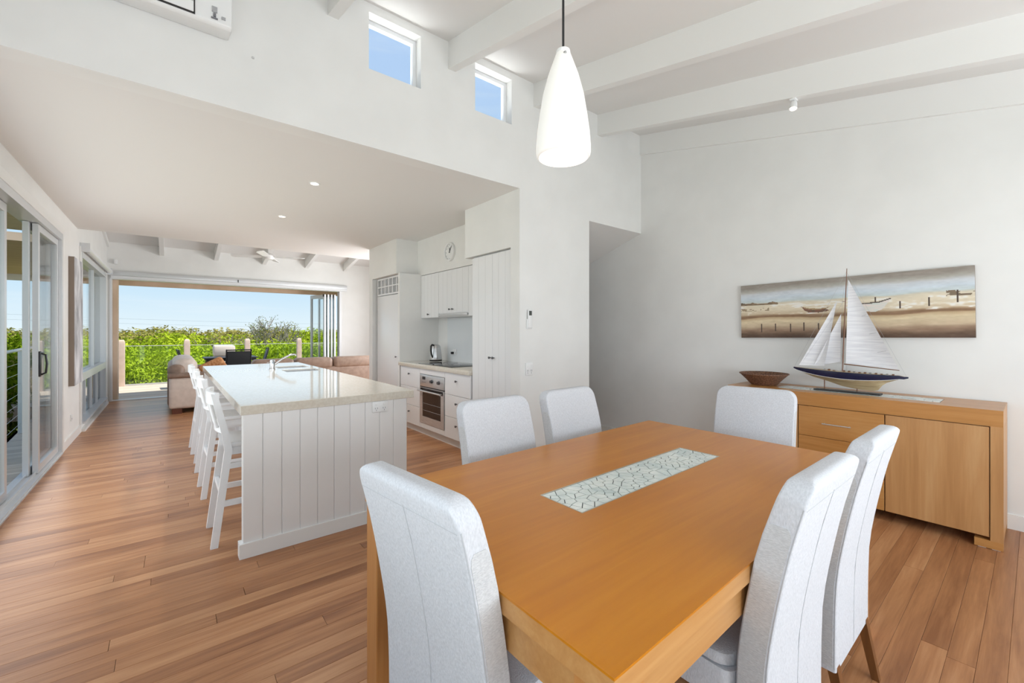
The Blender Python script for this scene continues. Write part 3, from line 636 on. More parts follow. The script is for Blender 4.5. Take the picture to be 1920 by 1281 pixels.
MB().tube([(0, 0, -.01), (0, 0, -.03)], .006, 8).build('stem', 'greyplastic', t)
sh = MB(); sh.lathe([(.020, 0), (.024, -.01), (.028, -.055), (.024, -.055), (.022, -.02)], (0, 0, 0), 18); sh.xf(Matrix.Translation((0, 0, -.025)) @ Matrix.Rotation(radians(14), 4, 'Y')); sh.build('head', 'plastic', t)
le = MB(); le.lathe([(.023, -.05), (.0, -.05)], (0, 0, 0), 16); le.xf(Matrix.Translation((0, 0, -.025)) @ Matrix.Rotation(radians(14), 4, 'Y')); le.build('lens', 'downl', t)
t = thing('ceiling_fan', (1.50, 9.4, 2.80), 0, 'white four-blade ceiling fan in the living room', 'ceiling fan')
MB().lathe([(.0, -.05), (.07, -.045), (.10, -.01), (.10, .03), (.06, .07), (.0, .07)], (0, 0, 0), 28).build('motor', 'plastic', t)
MB().tube([(0, 0, .06), (0, 0, zl(9.4) - 2.80)], .014, 10).build('rod', 'plastic', t)
MB().lathe([(.06, zl(9.4) - 2.80 - .06), (.07, zl(9.4) - 2.80 + .012), (0, zl(9.4) - 2.80 + .012)], (0, 0, 0), 20).build('canopy', 'plastic', t)
blade = MB(); blade.prism([(.09, -.035), (.20, -.062), (.60, -.068), (.635, -.04), (.635, .04), (.60, .062), (.20, .05), (.09, .03)], -.004, .004, 'xy'); blade.xf(Matrix.Rotation(radians(13), 4, 'X')); bme = blade.mesh('blade', 'plastic')
for i in range(4): linked('blade', bme, t, (0, 0, .005), (1, 1, 1), radians(-22 + 90 * i))
tag(MB().rbox(XL + .10, XL + .15, YF - .05, YF, 2.66, 2.75, .01).build('motion_sensor', 'plastic'), 'small white motion sensor in the far left corner', 'sensor')
# canvas on the left wall
t = thing('canvas_picture', (XL, 7.26, .70), 0, 'deep-edged pale canvas hung on the left wall seen edge-on', 'picture')
MB().box(.0, .05, 0, .62, 0, 1.555).build('stretcher', 'cv_edge', t)
MB().box(.05, .053, 0.002, .618, .002, 1.553).build('print', 'cv', t)

# ------------------------------------------------------------------ dining table
TX, TY, TZ, TR = 1.5385, 1.04, .765, radians(.8)
TL, TW = 1.91, 1.145
t = thing('dining_table', (TX, TY, 0), TR, 'honey-coloured timber dining table with a white crackle inlay strip', 'dining table')
IN = (-.492, .492, -.100, .100)                                    # inlay opening
top = MB().slab(-TL / 2, TL / 2, -TW / 2, TW / 2, TZ - .005, TZ, [IN]).build('table_top', 'table', t)
eg = MB().slab(-TL / 2 + .0005, TL / 2 - .0005, -TW / 2 + .0005, TW / 2 - .0005, TZ - .048, TZ - .005, []).build('edge_frame', 'table_edge', t)
for a, b, c, d in ((-TL / 2 + .03, TL / 2 - .03, -TW / 2 + .022, -TW / 2 + .045), (-TL / 2 + .03, TL / 2 - .03, TW / 2 - .045, TW / 2 - .022), (-TL / 2 + .022, -TL / 2 + .045, -TW / 2 + .045, TW / 2 - .045), (TL / 2 - .045, TL / 2 - .022, -TW / 2 + .045, TW / 2 - .045)):
    MB().box(a, b, c, d, TZ - .145, TZ - .048).build('apron', 'table_edge', t)
for sx in (-1, 1):
    for sy in (-1, 1):
        cx, cy = sx * (TL / 2 - .052), sy * (TW / 2 - .052)
        MB().rbox(cx - .047, cx + .047, cy - .047, cy + .047, 0, TZ - .048, .003, 1, False).build('leg', 'table_leg', t)
inl = MB().box(IN[0], IN[1], IN[2], IN[3], TZ - .0049, TZ - .0035).build('inlay', 'grout', t)
def voronoi_pieces(n, u0, u1, v0, v1, rng, gap=.0032):
    pts = []
    k_ = 0
    while len(pts) < n and k_ < 20000:
        k_ += 1; p = (rng.uniform(u0, u1), rng.uniform(v0, v1)); md = .62 * math.sqrt((u1 - u0) * (v1 - v0) / n)
        if all((p[0] - q[0]) ** 2 + (p[1] - q[1]) ** 2 > md * md for q in pts): pts.append(p)
    out = []
    for i, p in enumerate(pts):
        poly = [(u0, v0), (u1, v0), (u1, v1), (u0, v1)]
        for j, q in enumerate(pts):
            if i == j: continue
            dx, dy = q[0] - p[0], q[1] - p[1]; dd = math.hypot(dx, dy)
            if dd > .2: continue
            nx, ny = dx / dd, dy / dd; lim = (p[0] * nx + p[1] * ny) + dd / 2 - gap / 2; new = []
            for a in range(len(poly)):
                A, B = poly[a], poly[(a + 1) % len(poly)]; da = A[0] * nx + A[1] * ny - lim; db = B[0] * nx + B[1] * ny - lim
                if da <= 0: new.append(A)
                if da * db < 0: s_ = da / (da - db); new.append((A[0] + (B[0] - A[0]) * s_, A[1] + (B[1] - A[1]) * s_))
            poly = new
            if len(poly) < 3: break
        if len(poly) >= 3: out.append(poly)
    return out
for poly in voronoi_pieces(150, IN[0] + .006, IN[1] - .006, IN[2] + .006, IN[3] - .006, random.Random(5)):
    MB().prism(poly, TZ - .0035, TZ - .0008, 'xy').build('mosaic_piece', 'mosaic', inl)
MB().slab(IN[0], IN[1], IN[2], IN[3], TZ - .0035, TZ + .0006, [(IN[0] + .005, IN[1] - .005, IN[2] + .005, IN[3] - .005)]).build('inlay_edging', 'brass', inl)

# ------------------------------------------------------------------ dining chairs
def rring(hx, y0, y1, z, r, n=5):
    pts = []; cy = (y0 + y1) / 2; hy = (y1 - y0) / 2; r = min(r, hx * .98, hy * .98)
    for (sx, sy, a0) in ((1, 1, 0), (-1, 1, pi / 2), (-1, -1, pi), (1, -1, 1.5 * pi)):
        for i in range(n):
            a = a0 + pi / 2 * i / (n - 1); pts.append((sx * (hx - r) + r * cos(a), cy + sy * (hy - r) + r * sin(a), z))
    return pts
def loft(rings, cap=True):
    n = len(rings[0]); m = MB(); vs = [p for r in rings for p in r]; fs = []
    for i in range(len(rings) - 1):
        for k_ in range(n): fs.append((i * n + k_, i * n + (k_ + 1) % n, (i + 1) * n + (k_ + 1) % n, (i + 1) * n + k_))
    if cap: fs += [tuple(range(n))[::-1], tuple(range((len(rings) - 1) * n, len(rings) * n))]
    return m.add(vs, fs, True)
REAR = [(.21, -.206), (.30, -.206), (.40, -.207), (.50, -.210), (.57, -.217), (.63, -.226), (.70, -.238), (.78, -.253), (.85, -.268), (.92, -.286), (.94, -.2915), (.955, -.2955), (.97, -.300), (.985, -.304)]
def rear(z):
    for (a, ya), (b, yb) in zip(REAR, REAR[1:]):
        if z <= b: return ya + (yb - ya) * (z - a) / (b - a)
    return REAR[-1][1]
def thick(z): return .076 if z < .8 else .076 - .06 * (z - .8)
def chair():
    t = thing('dining_chair'); hw = .218
    rings = [rring(hw, r_, r_ + thick(z), z, .008) for z, r_ in REAR if z < .94]
    zt, rc = 1.004, .062
    for i in range(11):
        z = zt - rc + rc * sin(pi / 2 * i / 10); hx = hw - rc * (1 - math.sqrt(max(0, 1 - ((z - zt + rc) / rc) ** 2)))
        q = 0 if z < zt - .022 else .022 * (1 - math.sqrt(max(0, 1 - ((z - zt + .022) / .022) ** 2))); r_ = rear(z)
        rings.append(rring(max(hx, hw - rc + .002), r_ + q, r_ + thick(z) - q, z, .008))
    bk = loft(rings).build('backrest', 'fabric', t)
    for s in (-1, 1):                                               # side gussets, shade put into their greyer linen
        m = MB(); zs = [.225 + i * .055 for i in range(12)] + [.86, .875, .885]; vs = []; fs = []
        for i, z in enumerate(zs):
            ins = 0 if z < .865 else (.005 if z < .88 else .014)
            for xx in (s * (hw - .006), s * (hw + .0014)):
                vs += [(xx, rear(z) + .009 + ins, z), (xx, rear(z) + thick(z) - .006 - ins * .5, z)]
        for i in range(len(zs) - 1):
            b = i * 4; fs += [(b + 2, b + 3, b + 7, b + 6), (b, b + 2, b + 6, b + 4), (b + 1, b + 5, b + 7, b + 3)]
        b = (len(zs) - 1) * 4; fs += [(b, b + 1, b + 3, b + 2), (0, 2, 3, 1)]
        m.add(vs, fs); m.build('side_gusset', 'fabric_shaded', bk)
        MB().tube([(s * (hw - .0015), rear(z) + .0045, z) for z in [.22 + i * .06 for i in range(13)]], .0020, 6).build('seam', 'seam', bk)
    MB().tube([(.0, rear(z) - .0002, z) for z in [.22 + i * .06 for i in range(13)]], .0010, 6).build('seam', 'seam', bk)
    MB().tube([(x, rear(.935) + .0002, .935) for x in (-hw + .01, 0, hw - .01)], .0012, 6).build('seam', 'seam', bk)
    seat = loft([rring(hw + .004, -.125, .235, z, .03) if q == 0 else rring(hw + .004 - q, -.125, .235 - q, z, .03) for z, q in ((.36, 0), (.44, 0), (.452, .004))]).build('seat_frame', 'fabric', t)
    cu = loft([rring(hw - q, -.118, .24 - q, z, .045) for z, q in ((.4522, .012), (.458, .002), (.476, 0), (.486, .006), (.490, .02))]).build('seat_cushion', 'fabric', t)
    for sx in (-1, 1):
        x = sx * .19
        for (y0, y1, z1, d) in ((-.175, -.235, .30, .034), (.195, .20, .36, .036)):
            m = MB(); a = d / 2; b = d * .36
            m.add([(x - b, y1 - b, 0), (x + b, y1 - b, 0), (x + b, y1 + b, 0), (x - b, y1 + b, 0), (x - a, y0 - a, z1), (x + a, y0 - a, z1), (x + a, y0 + a, z1), (x - a, y0 + a, z1)],
                  [(3, 2, 1, 0), (4, 5, 6, 7), (0, 1, 5, 4), (1, 2, 6, 5), (2, 3, 7, 6), (3, 0, 4, 7)]); m.build('leg', 'chairleg', t)
    return t
c0 = chair()
spec = [((.728, 1.000), -83, 'pale linen dining chair at the near-left table end, its back to us', 0),
        ((1.345, 1.555), 180, 'pale linen dining chair on the far side of the table, by the oven', 1),
        ((1.935, 1.575), 181, 'pale linen dining chair on the far side of the table, by the passage', 1),
        ((2.60, 1.075), 98, 'pale linen dining chair at the table end in front of the sideboard', 1),
        ((1.372, .630), 0, 'pale linen dining chair with a care tag, tucked in nearest to us', 0),
        ((1.955, .630), 0, 'pale linen dining chair tucked in beside the sideboard door', 0)]
chairs = []
for i, (p, a, lab, _) in enumerate(spec):
    o = c0 if i == 0 else dup(c0)
    o.location = (p[0], p[1], 0); o.rotation_euler = (0, 0, radians(a)); tag(o, lab, 'dining chair', 'linen dining chairs around the table'); chairs.append(o)
ct = MB().box(-.2275, -.2262, .05, .095, .40, .468).build('care_tag', 'plastic', chairs[4]); ct['label'] = 'white care tag with grey print'
for i in range(6): MB().box(-.2282, -.2274, .055, .09 - .006 * (i % 3), .41 + i * .008, .413 + i * .008).build('printed_line', 'mark', ct)

# ------------------------------------------------------------------ sideboard
SX0, SX1, SY0, SY1, SZ = 3.98, 4.494, .13, 1.782, .868
t = thing('sideboard', (0, 0, 0), 0, 'oak sideboard with drawers and doors against the right wall', 'sideboard')
MB().box(SX0 + .03, SX1, SY0 + .05, SY1 - .05, .07, .762).build('carcass', 'side', t)
SIN = (SX0 + .15, SX0 + .37, .42, 1.44)
MB().slab(SX0, SX1, SY0, SY1, SZ - .006, SZ, [SIN]).build('top_panel', 'side_h', t)
MB().box(SX0 + .0004, SX1, SY0 + .0004, SY1 - .0004, .766, SZ - .006).build('top_rail', 'side_h', t)
inl = MB().box(SIN[0], SIN[1], SIN[2], SIN[3], SZ - .006, SZ - .0045).build('inlay', 'grout', t)
for poly in voronoi_pieces(110, SIN[0] + .004, SIN[1] - .004, SIN[2] + .004, SIN[3] - .004, random.Random(11)): MB().prism(poly, SZ - .0045, SZ - .0005, 'xy').build('mosaic_piece', 'mosaic', inl)
for a, b in ((SY0, SY0 + .054), (SY1 - .054, SY1)): MB().box(SX0 + .001, SX1, a, b, .052, .766).build('end_stile', 'side', t)
for a, b in ((SY0, SY0 + .122), (SY1 - .122, SY1)):
    MB().box(SX0, SX0 + .06, a, b, 0.004, .0518).build('foot', 'side_h', t); MB().box(SX1 - .06, SX1, a, b, 0.004, .0518).build('foot', 'side_h', t)
    for q in (a + .012, b - .05): MB().box(SX0 + .004, SX0 + .05, q, q + .035, 0, .004).build('felt_pad', 'plastic', t); MB().box(SX1 - .05, SX1 - .01, q, q + .035, 0, .004).build('felt_pad', 'plastic', t)
def bar(parent, y0, y1, z, x):
    m = MB(); m.tube([(x - .026, y0, z), (x - .026, y1, z)], .0048, 8)
    for a in (y0 + .012, y1 - .012): m.tube([(x, a, z), (x - .026, a, z)], .004, 8)
    m.build('handle', 'steel', parent)
d1 = MB().rbox(SX0 + .004, SX0 + .026, .189, .684, .072, .760, .002, 1, False).build('door', 'side', t)
bar(d1, .60, .66, .62, SX0 + .004) if False else None
for z0, z1 in ((.524, .760), (.294, .521), (.072, .291)):
    d = MB().rbox(SX0 + .004, SX0 + .026, .690, 1.222, z0, z1, .002, 1, False).build('drawer', 'side_h', t); bar(d, .876, 1.056, (z0 + z1) / 2 - .005, SX0 + .004)
d2 = MB().rbox(SX0 + .004, SX0 + .026, 1.228, 1.723, .072, .760, .002, 1, False).build('door', 'side', t)

# bowl
t = thing('woven_bowl', (4.25, 1.58, SZ), 0, 'dark brown woven cane bowl on the left of the sideboard', 'bowl')
MB().lathe([(.0, .004), (.098, 0), (.112, .012), (.150, .055), (.192, .098), (.197, .103), (.190, .103), (.145, .060), (.105, .018), (.0, .012)], (0, 0, 0), 48).build('basket', 'bowl', t)
MB().lathe([(.190, .098), (.199, .100), (.199, .107), (.190, .107)], (0, 0, 0), 48, closed=True).build('rim', 'bowl', t)

# model yacht, built along Y (bow towards +Y), base on the sideboard
bx = 4.25
t = thing('model_sailboat', (bx, .97, SZ), 0, 'model sailing yacht with navy hull and three white sails on the sideboard', 'model boat')
y_ = lambda v: v - .97
z_ = lambda v: v - SZ
def sheer(u): return z_(1.048) - .052 * u + .030 * u * u - (.006 if u > .96 else 0)       # u: 0 bow .. 1 stern
def half(u): return max(.002, .066 * (sin(pi * min(1, u * 1.02 + .0)) ** .75) * (1 if u < .6 else 1 - .15 * (u - .6)))
def yb(u): return y_(1.34) + (y_(.598) - y_(1.34)) * u
us = [i / 30 for i in range(31)]
def wl(u): return sheer(u) - .012 - .042 * sin(pi * u) ** .7                               # paint line
def bottom(u):
    if u < .08 or u > .93: return wl(u) - .002
    yy = yb(u)
    pts = [(y_(1.30), wl(.06)), (y_(1.20), z_(.975)), (y_(1.09), z_(.945)), (y_(1.0), z_(.915)), (y_(.905), z_(.898)), (y_(.80), z_(.894)), (y_(.765), z_(.905)), (y_(.74), z_(.955)), (y_(.68), z_(.985)), (y_(.62), wl(.95))]
    for (a, za), (b, zb) in zip(pts, pts[1:]):
        if yy <= a and yy >= b: return min(wl(u) - .002, za + (zb - za) * (a - yy) / (a - b))
    return wl(u) - .002
up = []; lo = []
for u in us:
    h = half(u); s0, w0, b0 = sheer(u), wl(u), bottom(u)
    up.append([(x * h, yb(u), z) for x, z in ((-1, s0), (-1.0, (s0 + w0) / 2), (-.9, w0), (.9, w0), (1.0, (s0 + w0) / 2), (1, s0))])
    sec = []
    for i in range(11):
        q = -1 + 2 * i / 10; dp = (1 - abs(q)) ; zz = w0 + (b0 - w0) * (min(1, dp * 1.5 * .62) if dp < .5 else .465 + (dp - .5) / .5 * .535)
        sec.append((q * h * .9 * (1 if dp < .35 else max(.10, 1 - (dp - .35) * .9)), yb(u), zz))
    lo.append(sec)
def strip(rows, closed):
    m = MB(); n = len(rows[0]); vs = [p for r in rows for p in r]; fs = []
    for i in range(len(rows) - 1):
        for k_ in range(n if closed else n - 1): fs.append((i * n + k_, i * n + (k_ + 1) % n, (i + 1) * n + (k_ + 1) % n, (i + 1) * n + k_))
    fs += [tuple(range(n)), tuple(range((len(rows) - 1) * n, len(rows) * n))[::-1]]
    return m.add(vs, fs, True)
hull = strip(up, True).build('hull', 'navy', t); strip(lo, True).build('keel', 'keel', t)
for s in (-1, 1): MB().tube([(s * half(u) * .91, yb(u), wl(u)) for u in us], .0016, 6).build('waterline_stripe', 'plastic', hull)
dk = MB(); vs = []; fs = []
for i, u in enumerate(us): vs += [(-half(u) * .96, yb(u), sheer(u) + .0015), (half(u) * .96, yb(u), sheer(u) + .0015)]
for i in range(30): fs.append((2 * i, 2 * i + 1, 2 * i + 3, 2 * i + 2))
dk.add(vs, fs); dk.build('deck', 'keel', t)
MB().tube([(0, y_(.994), sheer(.45)), (0, y_(.965), z_(1.865))], [.0055, .0028], 10).build('mast', 'spar', t)
MB().tube([(0, y_(.984), z_(1.093)), (0, y_(.648), z_(1.065))], [.0042, .003], 8).build('boom', 'spar', t)
MB().tube([(-.045, y_(.985), z_(1.60)), (0, y_(.972), z_(1.598)), (.045, y_(.985), z_(1.60))], .0022, 6).build('spreader', 'spar', t)
def sail(a, b, c, camber, name='sail', x0=0.):
    n = 12; vs = []; fs = []; A, B, C = Vector((x0,) + a), Vector((x0,) + b), Vector((x0,) + c)
    idx = {}
    for side in (0, 1):
        for i in range(n + 1):
            for j in range(n + 1 - i):
                u_, v_ = i / n, j / n; w_ = 1 - u_ - v_; p = A * u_ + B * v_ + C * w_
                p.x += camber * 27 * u_ * v_ * w_ + camber * .5 * 4 * v_ * w_ + (side - .5) * .0012; idx[(side, i, j)] = len(vs); vs.append(p)
        for i in range(n):
            for j in range(n - i):
                f_ = (idx[side, i, j], idx[side, i + 1, j], idx[side, i, j + 1]); fs.append(f_ if side else f_[::-1])
                if j < n - i - 1: f_ = (idx[side, i + 1, j], idx[side, i + 1, j + 1], idx[side, i, j + 1]); fs.append(f_ if side else f_[::-1])
    return MB().add(vs, fs, True).build(name, 'sail', t)
sm = sail((y_(.956), z_(1.775)), (y_(.972), z_(1.100)), (y_(.650), z_(1.070)), .018)
for i in range(1, 5):
    f_ = i / 5; MB().tube([(.004, y_(.65) + (y_(.956) - y_(.65)) * f_, z_(1.07) + .705 * f_), (.006, y_(.65) + (y_(.956) - y_(.65)) * f_ + .07 * (1 - f_) + .01, z_(1.07) + .705 * f_ - .015)], .0012, 6).build('batten', 'greyplastic', sm)
sail((y_(1.030), z_(1.605)), (y_(1.298), z_(1.066)), (y_(1.115), z_(1.070)), .020, x0=-.004)
sail((y_(1.004), z_(1.50)), (y_(1.195), z_(1.063)), (y_(1.008), z_(1.110)), .014, x0=.006)
rg = MB()
for a, b in (((0, y_(.968), z_(1.84)), (0, y_(1.335), z_(1.048))), ((0, y_(.968), z_(1.84)), (0, y_(.61), z_(1.025))), ((0, y_(.975), z_(1.62)), (0, y_(1.30), z_(1.046)))): rg.tube([a, b], .0007, 4)
for s in (-1, 1): rg.tube([(0, y_(.968), z_(1.82)), (s * .045, y_(.985), z_(1.60)), (s * half(.5), y_(.98), sheer(.5))], .0007, 4)
rg.build('rigging', 'greyplastic', t)
fi = random.Random(2)
for i in range(14):
    u = .30 + .045 * i; MB().box(-.012, .012, yb(u) - .006, yb(u) + .006, sheer(u), sheer(u) + fi.uniform(.006, .014)).build('deck_fitting', 'spar' if i % 3 else 'chrome', t)
MB().rbox(-.045, .045, y_(1.18), y_(.752), 0, .010, .003).build('stand_base', 'dark', t)
for yy, zt in ((1.115, .955), (.90, .905)): MB().tube([(0, y_(yy), .008), (0, y_(yy), z_(zt))], .004, 8).build('stand_rod', 'spar', t)

# painting: a flat canvas print of beached dinghies, coloured per face
PY0, PY1, PZ0, PZ1 = .278, 1.872, 1.303, 1.822
t = thing('canvas_painting', (XR - .0035, (PY0 + PY1) / 2, (PZ0 + PZ1) / 2), 0, 'long canvas painting of two dinghies on a brown beach above the sideboard', 'painting')
t.rotation_euler = (radians(-.7), 0, 0)
PW, PH = PY1 - PY0, PZ1 - PZ0
MB().box(-.03, 0, -PW / 2, PW / 2, -PH / 2, PH / 2).build('stretcher', 'cv_edge', t)
NU, NV = 330, 108; rp_ = random.Random(9)
def lattice(nu, nv):
    g_ = [[rp_.uniform(-1, 1) for _ in range(nu + 2)] for _ in range(nv + 2)]
    def f_(u, v):
        a, b = u * nu, v * nv; i_, j_ = int(a), int(b); fa, fb_ = a - i_, b - j_; fa = fa * fa * (3 - 2 * fa); fb_ = fb_ * fb_ * (3 - 2 * fb_)
        return (g_[j_][i_] * (1 - fa) + g_[j_][i_ + 1] * fa) * (1 - fb_) + (g_[j_ + 1][i_] * (1 - fa) + g_[j_ + 1][i_ + 1] * fa) * fb_
    return f_
n_wave, n_str, n_fine, n_ridge = lattice(7, 3), lattice(16, 30), lattice(70, 60), lattice(60, 4)
def band(v, stops):
    for (a, ca), (b, cb) in zip(stops, stops[1:]):
        if v <= b: f_ = (v - a) / (b - a); return [ca[k_] + (cb[k_] - ca[k_]) * f_ for k_ in range(3)]
    return list(stops[-1][1])
ST = [(0, (88, 66, 52)), (.06, (104, 80, 62)), (.13, (150, 122, 100)), (.20, (200, 178, 148)), (.30, (220, 202, 168)), (.35, (196, 170, 134)), (.375, (134, 102, 74)), (.40, (150, 120, 92)), (.43, (206, 186, 156)), (.50, (224, 210, 184)), (.60, (226, 214, 190)), (.64, (214, 204, 182)), (.67, (198, 208, 208)), (.74, (204, 214, 222)), (.82, (204, 208, 212)), (.87, (176, 172, 164)), (.93, (150, 142, 132)), (1.01, (146, 136, 126))]
def inpoly(px, py, poly):
    c = False
    for (x1, y1), (x2, y2) in zip(poly, poly[1:] + poly[:1]):
        if (y1 > py) != (y2 > py) and px < (x2 - x1) * (py - y1) / (y2 - y1) + x1: c = not c
    return c
boatA = [(.328, .545), (.343, .47), (.365, .435), (.41, .43), (.46, .455), (.445, .49), (.39, .48), (.35, .50)]
boatAin = [(.328, .545), (.35, .50), (.39, .48), (.445, .49), (.465, .52), (.41, .50), (.36, .515)]
boatB = [(.53, .50), (.55, .42), (.655, .41), (.68, .44), (.716, .60), (.67, .55), (.58, .53)]
boatBl = [(.535, .535), (.58, .528), (.67, .548), (.717, .60), (.714, .615), (.665, .566), (.57, .548)]
posts = [(.118, .10, .26), (.194, .12, .26), (.272, .10, .25), (.339, .12, .27), (.41, .14, .25), (.749, .44, .56), (.851, .46, .59), (.655, .56, .64), (.945, .50, .68)]
cols = []
for j in range(NV):
    for i in range(NU):
        u = (i + .5) / NU; v = (j + .5) / NV                        # u from the left edge seen from the room, v upwards
        vv = v + .020 * n_wave(u, v) + .010 * n_str(u, v)
        c = band(min(1, max(0, vv)), ST); jit = 7 * n_str(u, v) + 5 * n_fine(u, v); c = [q + jit for q in c]
        if .42 < v < .62:
            k_ = max(0, min(1, (n_str(u, v) * .7 + n_fine(u, v) * .4 - .15) * 2.2)); c = [c[q] + ((236, 232, 224)[q] - c[q]) * k_ for q in range(3)]
        if u < .21 and .61 < v < .655 + .02 * n_ridge(u, .5) - .12 * max(0, u - .1): c = [128 + 30 * n_fine(u, v), 108 + 26 * n_fine(u, v), 84 + 20 * n_fine(u, v)]
        if u < .16 and .50 < v < .56 and n_fine(u, v) > .15: c = [162, 142, 114]
        if u > .91 and .59 < v < .68 and n_fine(u, v) > -.15 and (u < .955 or v < .65): c = [126, 108, 88]
        if inpoly(u, v, boatA): c = [122 + 22 * n_fine(u, v), 88, 70]
        if inpoly(u, v, boatAin): c = [176, 150, 112]
        if inpoly(u, v, boatB): c = [222 + 10 * n_fine(u, v), 216, 208]
        if inpoly(u, v, boatBl): c = [96, 88, 80]
        for pu, p0, p1 in posts:
            if abs(u - pu) < .0028 and p0 < v < p1: c = [84, 68, 58]
        cols.append(lin([max(0, min(255, q)) for q in c]))
me = bpy.data.meshes.new('painted_face'); vs = []; fs = []
for j in range(NV + 1):
    for i in range(NU + 1): vs.append((-.0305, PW / 2 - PW * i / NU, -PH / 2 + PH * j / NV))
for j in range(NV):
    for i in range(NU): a = j * (NU + 1) + i; fs.append((a, a + 1, a + NU + 2, a + NU + 1))
me.from_pydata(vs, [], fs); at = me.color_attributes.new('Col', 'FLOAT_COLOR', 'CORNER')
flat = []
for c in cols: flat += list(c) * 4
at.data.foreach_set('color', flat)
pm = mat('painted_canvas', (200, 190, 170), .55); a_ = N(pm, 'ShaderNodeVertexColor'); a_.layer_name = 'Col'; L(pm, a_.outputs[0], pm.node_tree.nodes['Principled BSDF'].inputs['Base Color']); me.materials.append(pm)
o = bpy.data.objects.new('painted_face', me); COL.objects.link(o); o.parent = t

# ------------------------------------------------------------------ sofas and cushion
def soft(m, x0, x1, y0, y1, z0, z1, r): return m.rbox(x0, x1, y0, y1, z0, z1, r, 4)
t = thing('sofa', (0, 0, 0), 0, 'taupe leather sofa seen from its arm end beside the bar stools', 'sofa')
soft(MB(), -.01, .93, 8.84, 9.04, .08, .60, .05).build('arm', 'sofa', t); soft(MB(), -.03, .95, 8.815, 9.07, .585, .665, .035).build('arm_pad', 'sofa2', t)
soft(MB(), -.01, .93, 10.75, 10.95, .08, .60, .05).build('arm', 'sofa', t); soft(MB(), -.03, .95, 10.72, 10.97, .585, .665, .035).build('arm_pad', 'sofa2', t)
soft(MB(), .0, .90, 9.04, 10.75, .08, .30, .03).build('base', 'sofa', t)
soft(MB(), -.03, .20, 8.95, 10.84, .08, .80, .09).build('back', 'sofa2', t)
for a in (9.08, 9.92): soft(MB(), .15, .93, a, a + .82, .29, .46, .07).build('seat_cushion', 'sofa', t)
for a in (9.06, 9.91): soft(MB(), .03, .38, a, a + .83, .44, .895, .13).build('back_cushion', 'sofa', t)
for a in (.03, .80):
    for b in (8.85, 10.85): MB().box(a, a + .13, b, b + .09, 0, .09).build('foot', 'redwood', t)
t = thing('sofa', (0, 0, 0), 0, 'brown leather sofa with its back to the kitchen island', 'sofa')
soft(MB(), 1.15, 3.62, 8.88, 9.06, .06, .66, .05).build('back_panel', 'sofa2', t)
for a, b in ((1.17, 1.86), (1.87, 2.56), (2.57, 3.60)): soft(MB(), a, b, 8.87, 9.22, .60, .835, .075).build('back_cushion', 'sofa2', t)
soft(MB(), 1.15, 3.62, 9.06, 9.85, .06, .30, .04).build('base', 'sofa2', t)
for a, b in ((1.38, 2.38), (2.39, 3.39)): soft(MB(), a, b, 9.16, 9.86, .29, .46, .07).build('seat_cushion', 'sofa2', t)
for a in (1.15, 3.40): soft(MB(), a, a + .22, 9.0, 9.86, .06, .62, .07).build('arm', 'sofa2', t)
for a in (1.2, 3.45):
    for b in (8.92, 9.72): MB().box(a, a + .1, b, b + .09, 0, .07).build('foot', 'redwood', t)
cu = MB(); soft(cu, -.19, .19, -.06, .06, -.16, .16, .055); cu.xf(Matrix.Translation((.62, 9.22, .69)) @ Matrix.Rotation(radians(-28), 4, 'Y') @ Matrix.Rotation(radians(12), 4, 'X'))
tag(cu.build('cushion', 'rust'), 'rust-coloured cushion propped on the taupe sofa behind the stools', 'cushion')

# ------------------------------------------------------------------ outside
GZ = -1.25
struct('ground', MB().box(-120, 160, -40, 220, GZ - .3, GZ), 'grass', 'scrubby green ground beyond the house', 'ground')
YD = 14.40                                                       # outer edge of the deck
edge = lambda y: -1.30 - .066 * (y - 4.0)                        # left edge of the side deck
dk = struct('deck', MB().box(-3.0, 6.5, YF + .16, YD, -.25, -.035).prism([(edge(-3), -3), (XL - T, -3), (XL - T, YF + .16), (edge(YF), YF + .16)], -.25, -.035), 'paverwarm', 'timber deck wrapping around the house', 'deck')
db = MB(); rd = random.Random(4); y = YF + .22
while y < YD - .05:
    x = -2.95
    while x < 6.4:
        ln = rd.uniform(1.6, 3.2); db.box(x, min(x + ln, 6.4) - .003, y - .043, y + .043, -.035, -.012, .01 + rd.random() * .98); x += ln
    y += .091
y = -2.9
while y < YF + .1:
    db.box(edge(y) + .01, XL - T - .005, y - .043, y + .043, -.035, -.012, .01 + rd.random() * .98); y += .091
o = db.build('deck_boards', 'deck', dk, weld=False); o['kind'] = 'stuff'
# eaves and roofs
struct('trim_1', MB().box(XL - .9, 6.5, YF + T, 12.25, 2.44, 2.56).box(XL - .9, 6.5, 12.18, 12.27, 2.335, 2.60), 'soffit', 'tan eave over the deck opening', 'eave')
struct('trim_2', MB().box(-3.0, XL - T, 9.2, 14.6, 2.66, 2.78), 'soffit', 'tan verandah soffit outside the left window', 'eave')
struct('trim_3', MB().box(-3.08, -3.0, 9.1, 14.7, 2.52, 2.84).box(-3.0, XL - T, 14.6, 14.66, 2.52, 2.84), 'aluwhite', 'white gutter edging the verandah roof', 'gutter')
struct('trim_4', MB().box(-1.75, XL - T, -3, 8.1, 2.64, 2.76), 'soffit', 'tan eave above the sliding door', 'eave')
struct('trim_5', MB().box(-.885, -.80, YF + .18, YF + .42, -.012, 2.44), 'soffit', 'tan timber post at the left of the deck opening', 'post')
struct('roof_low', MB().prism([(3.201, 3.16), (7.78, 2.95), (7.78, 3.01), (3.201, 3.24)], XL - T, XR + T, 'yz'), 'roofw', 'pale metal roof over the kitchen below the high windows', 'roof')
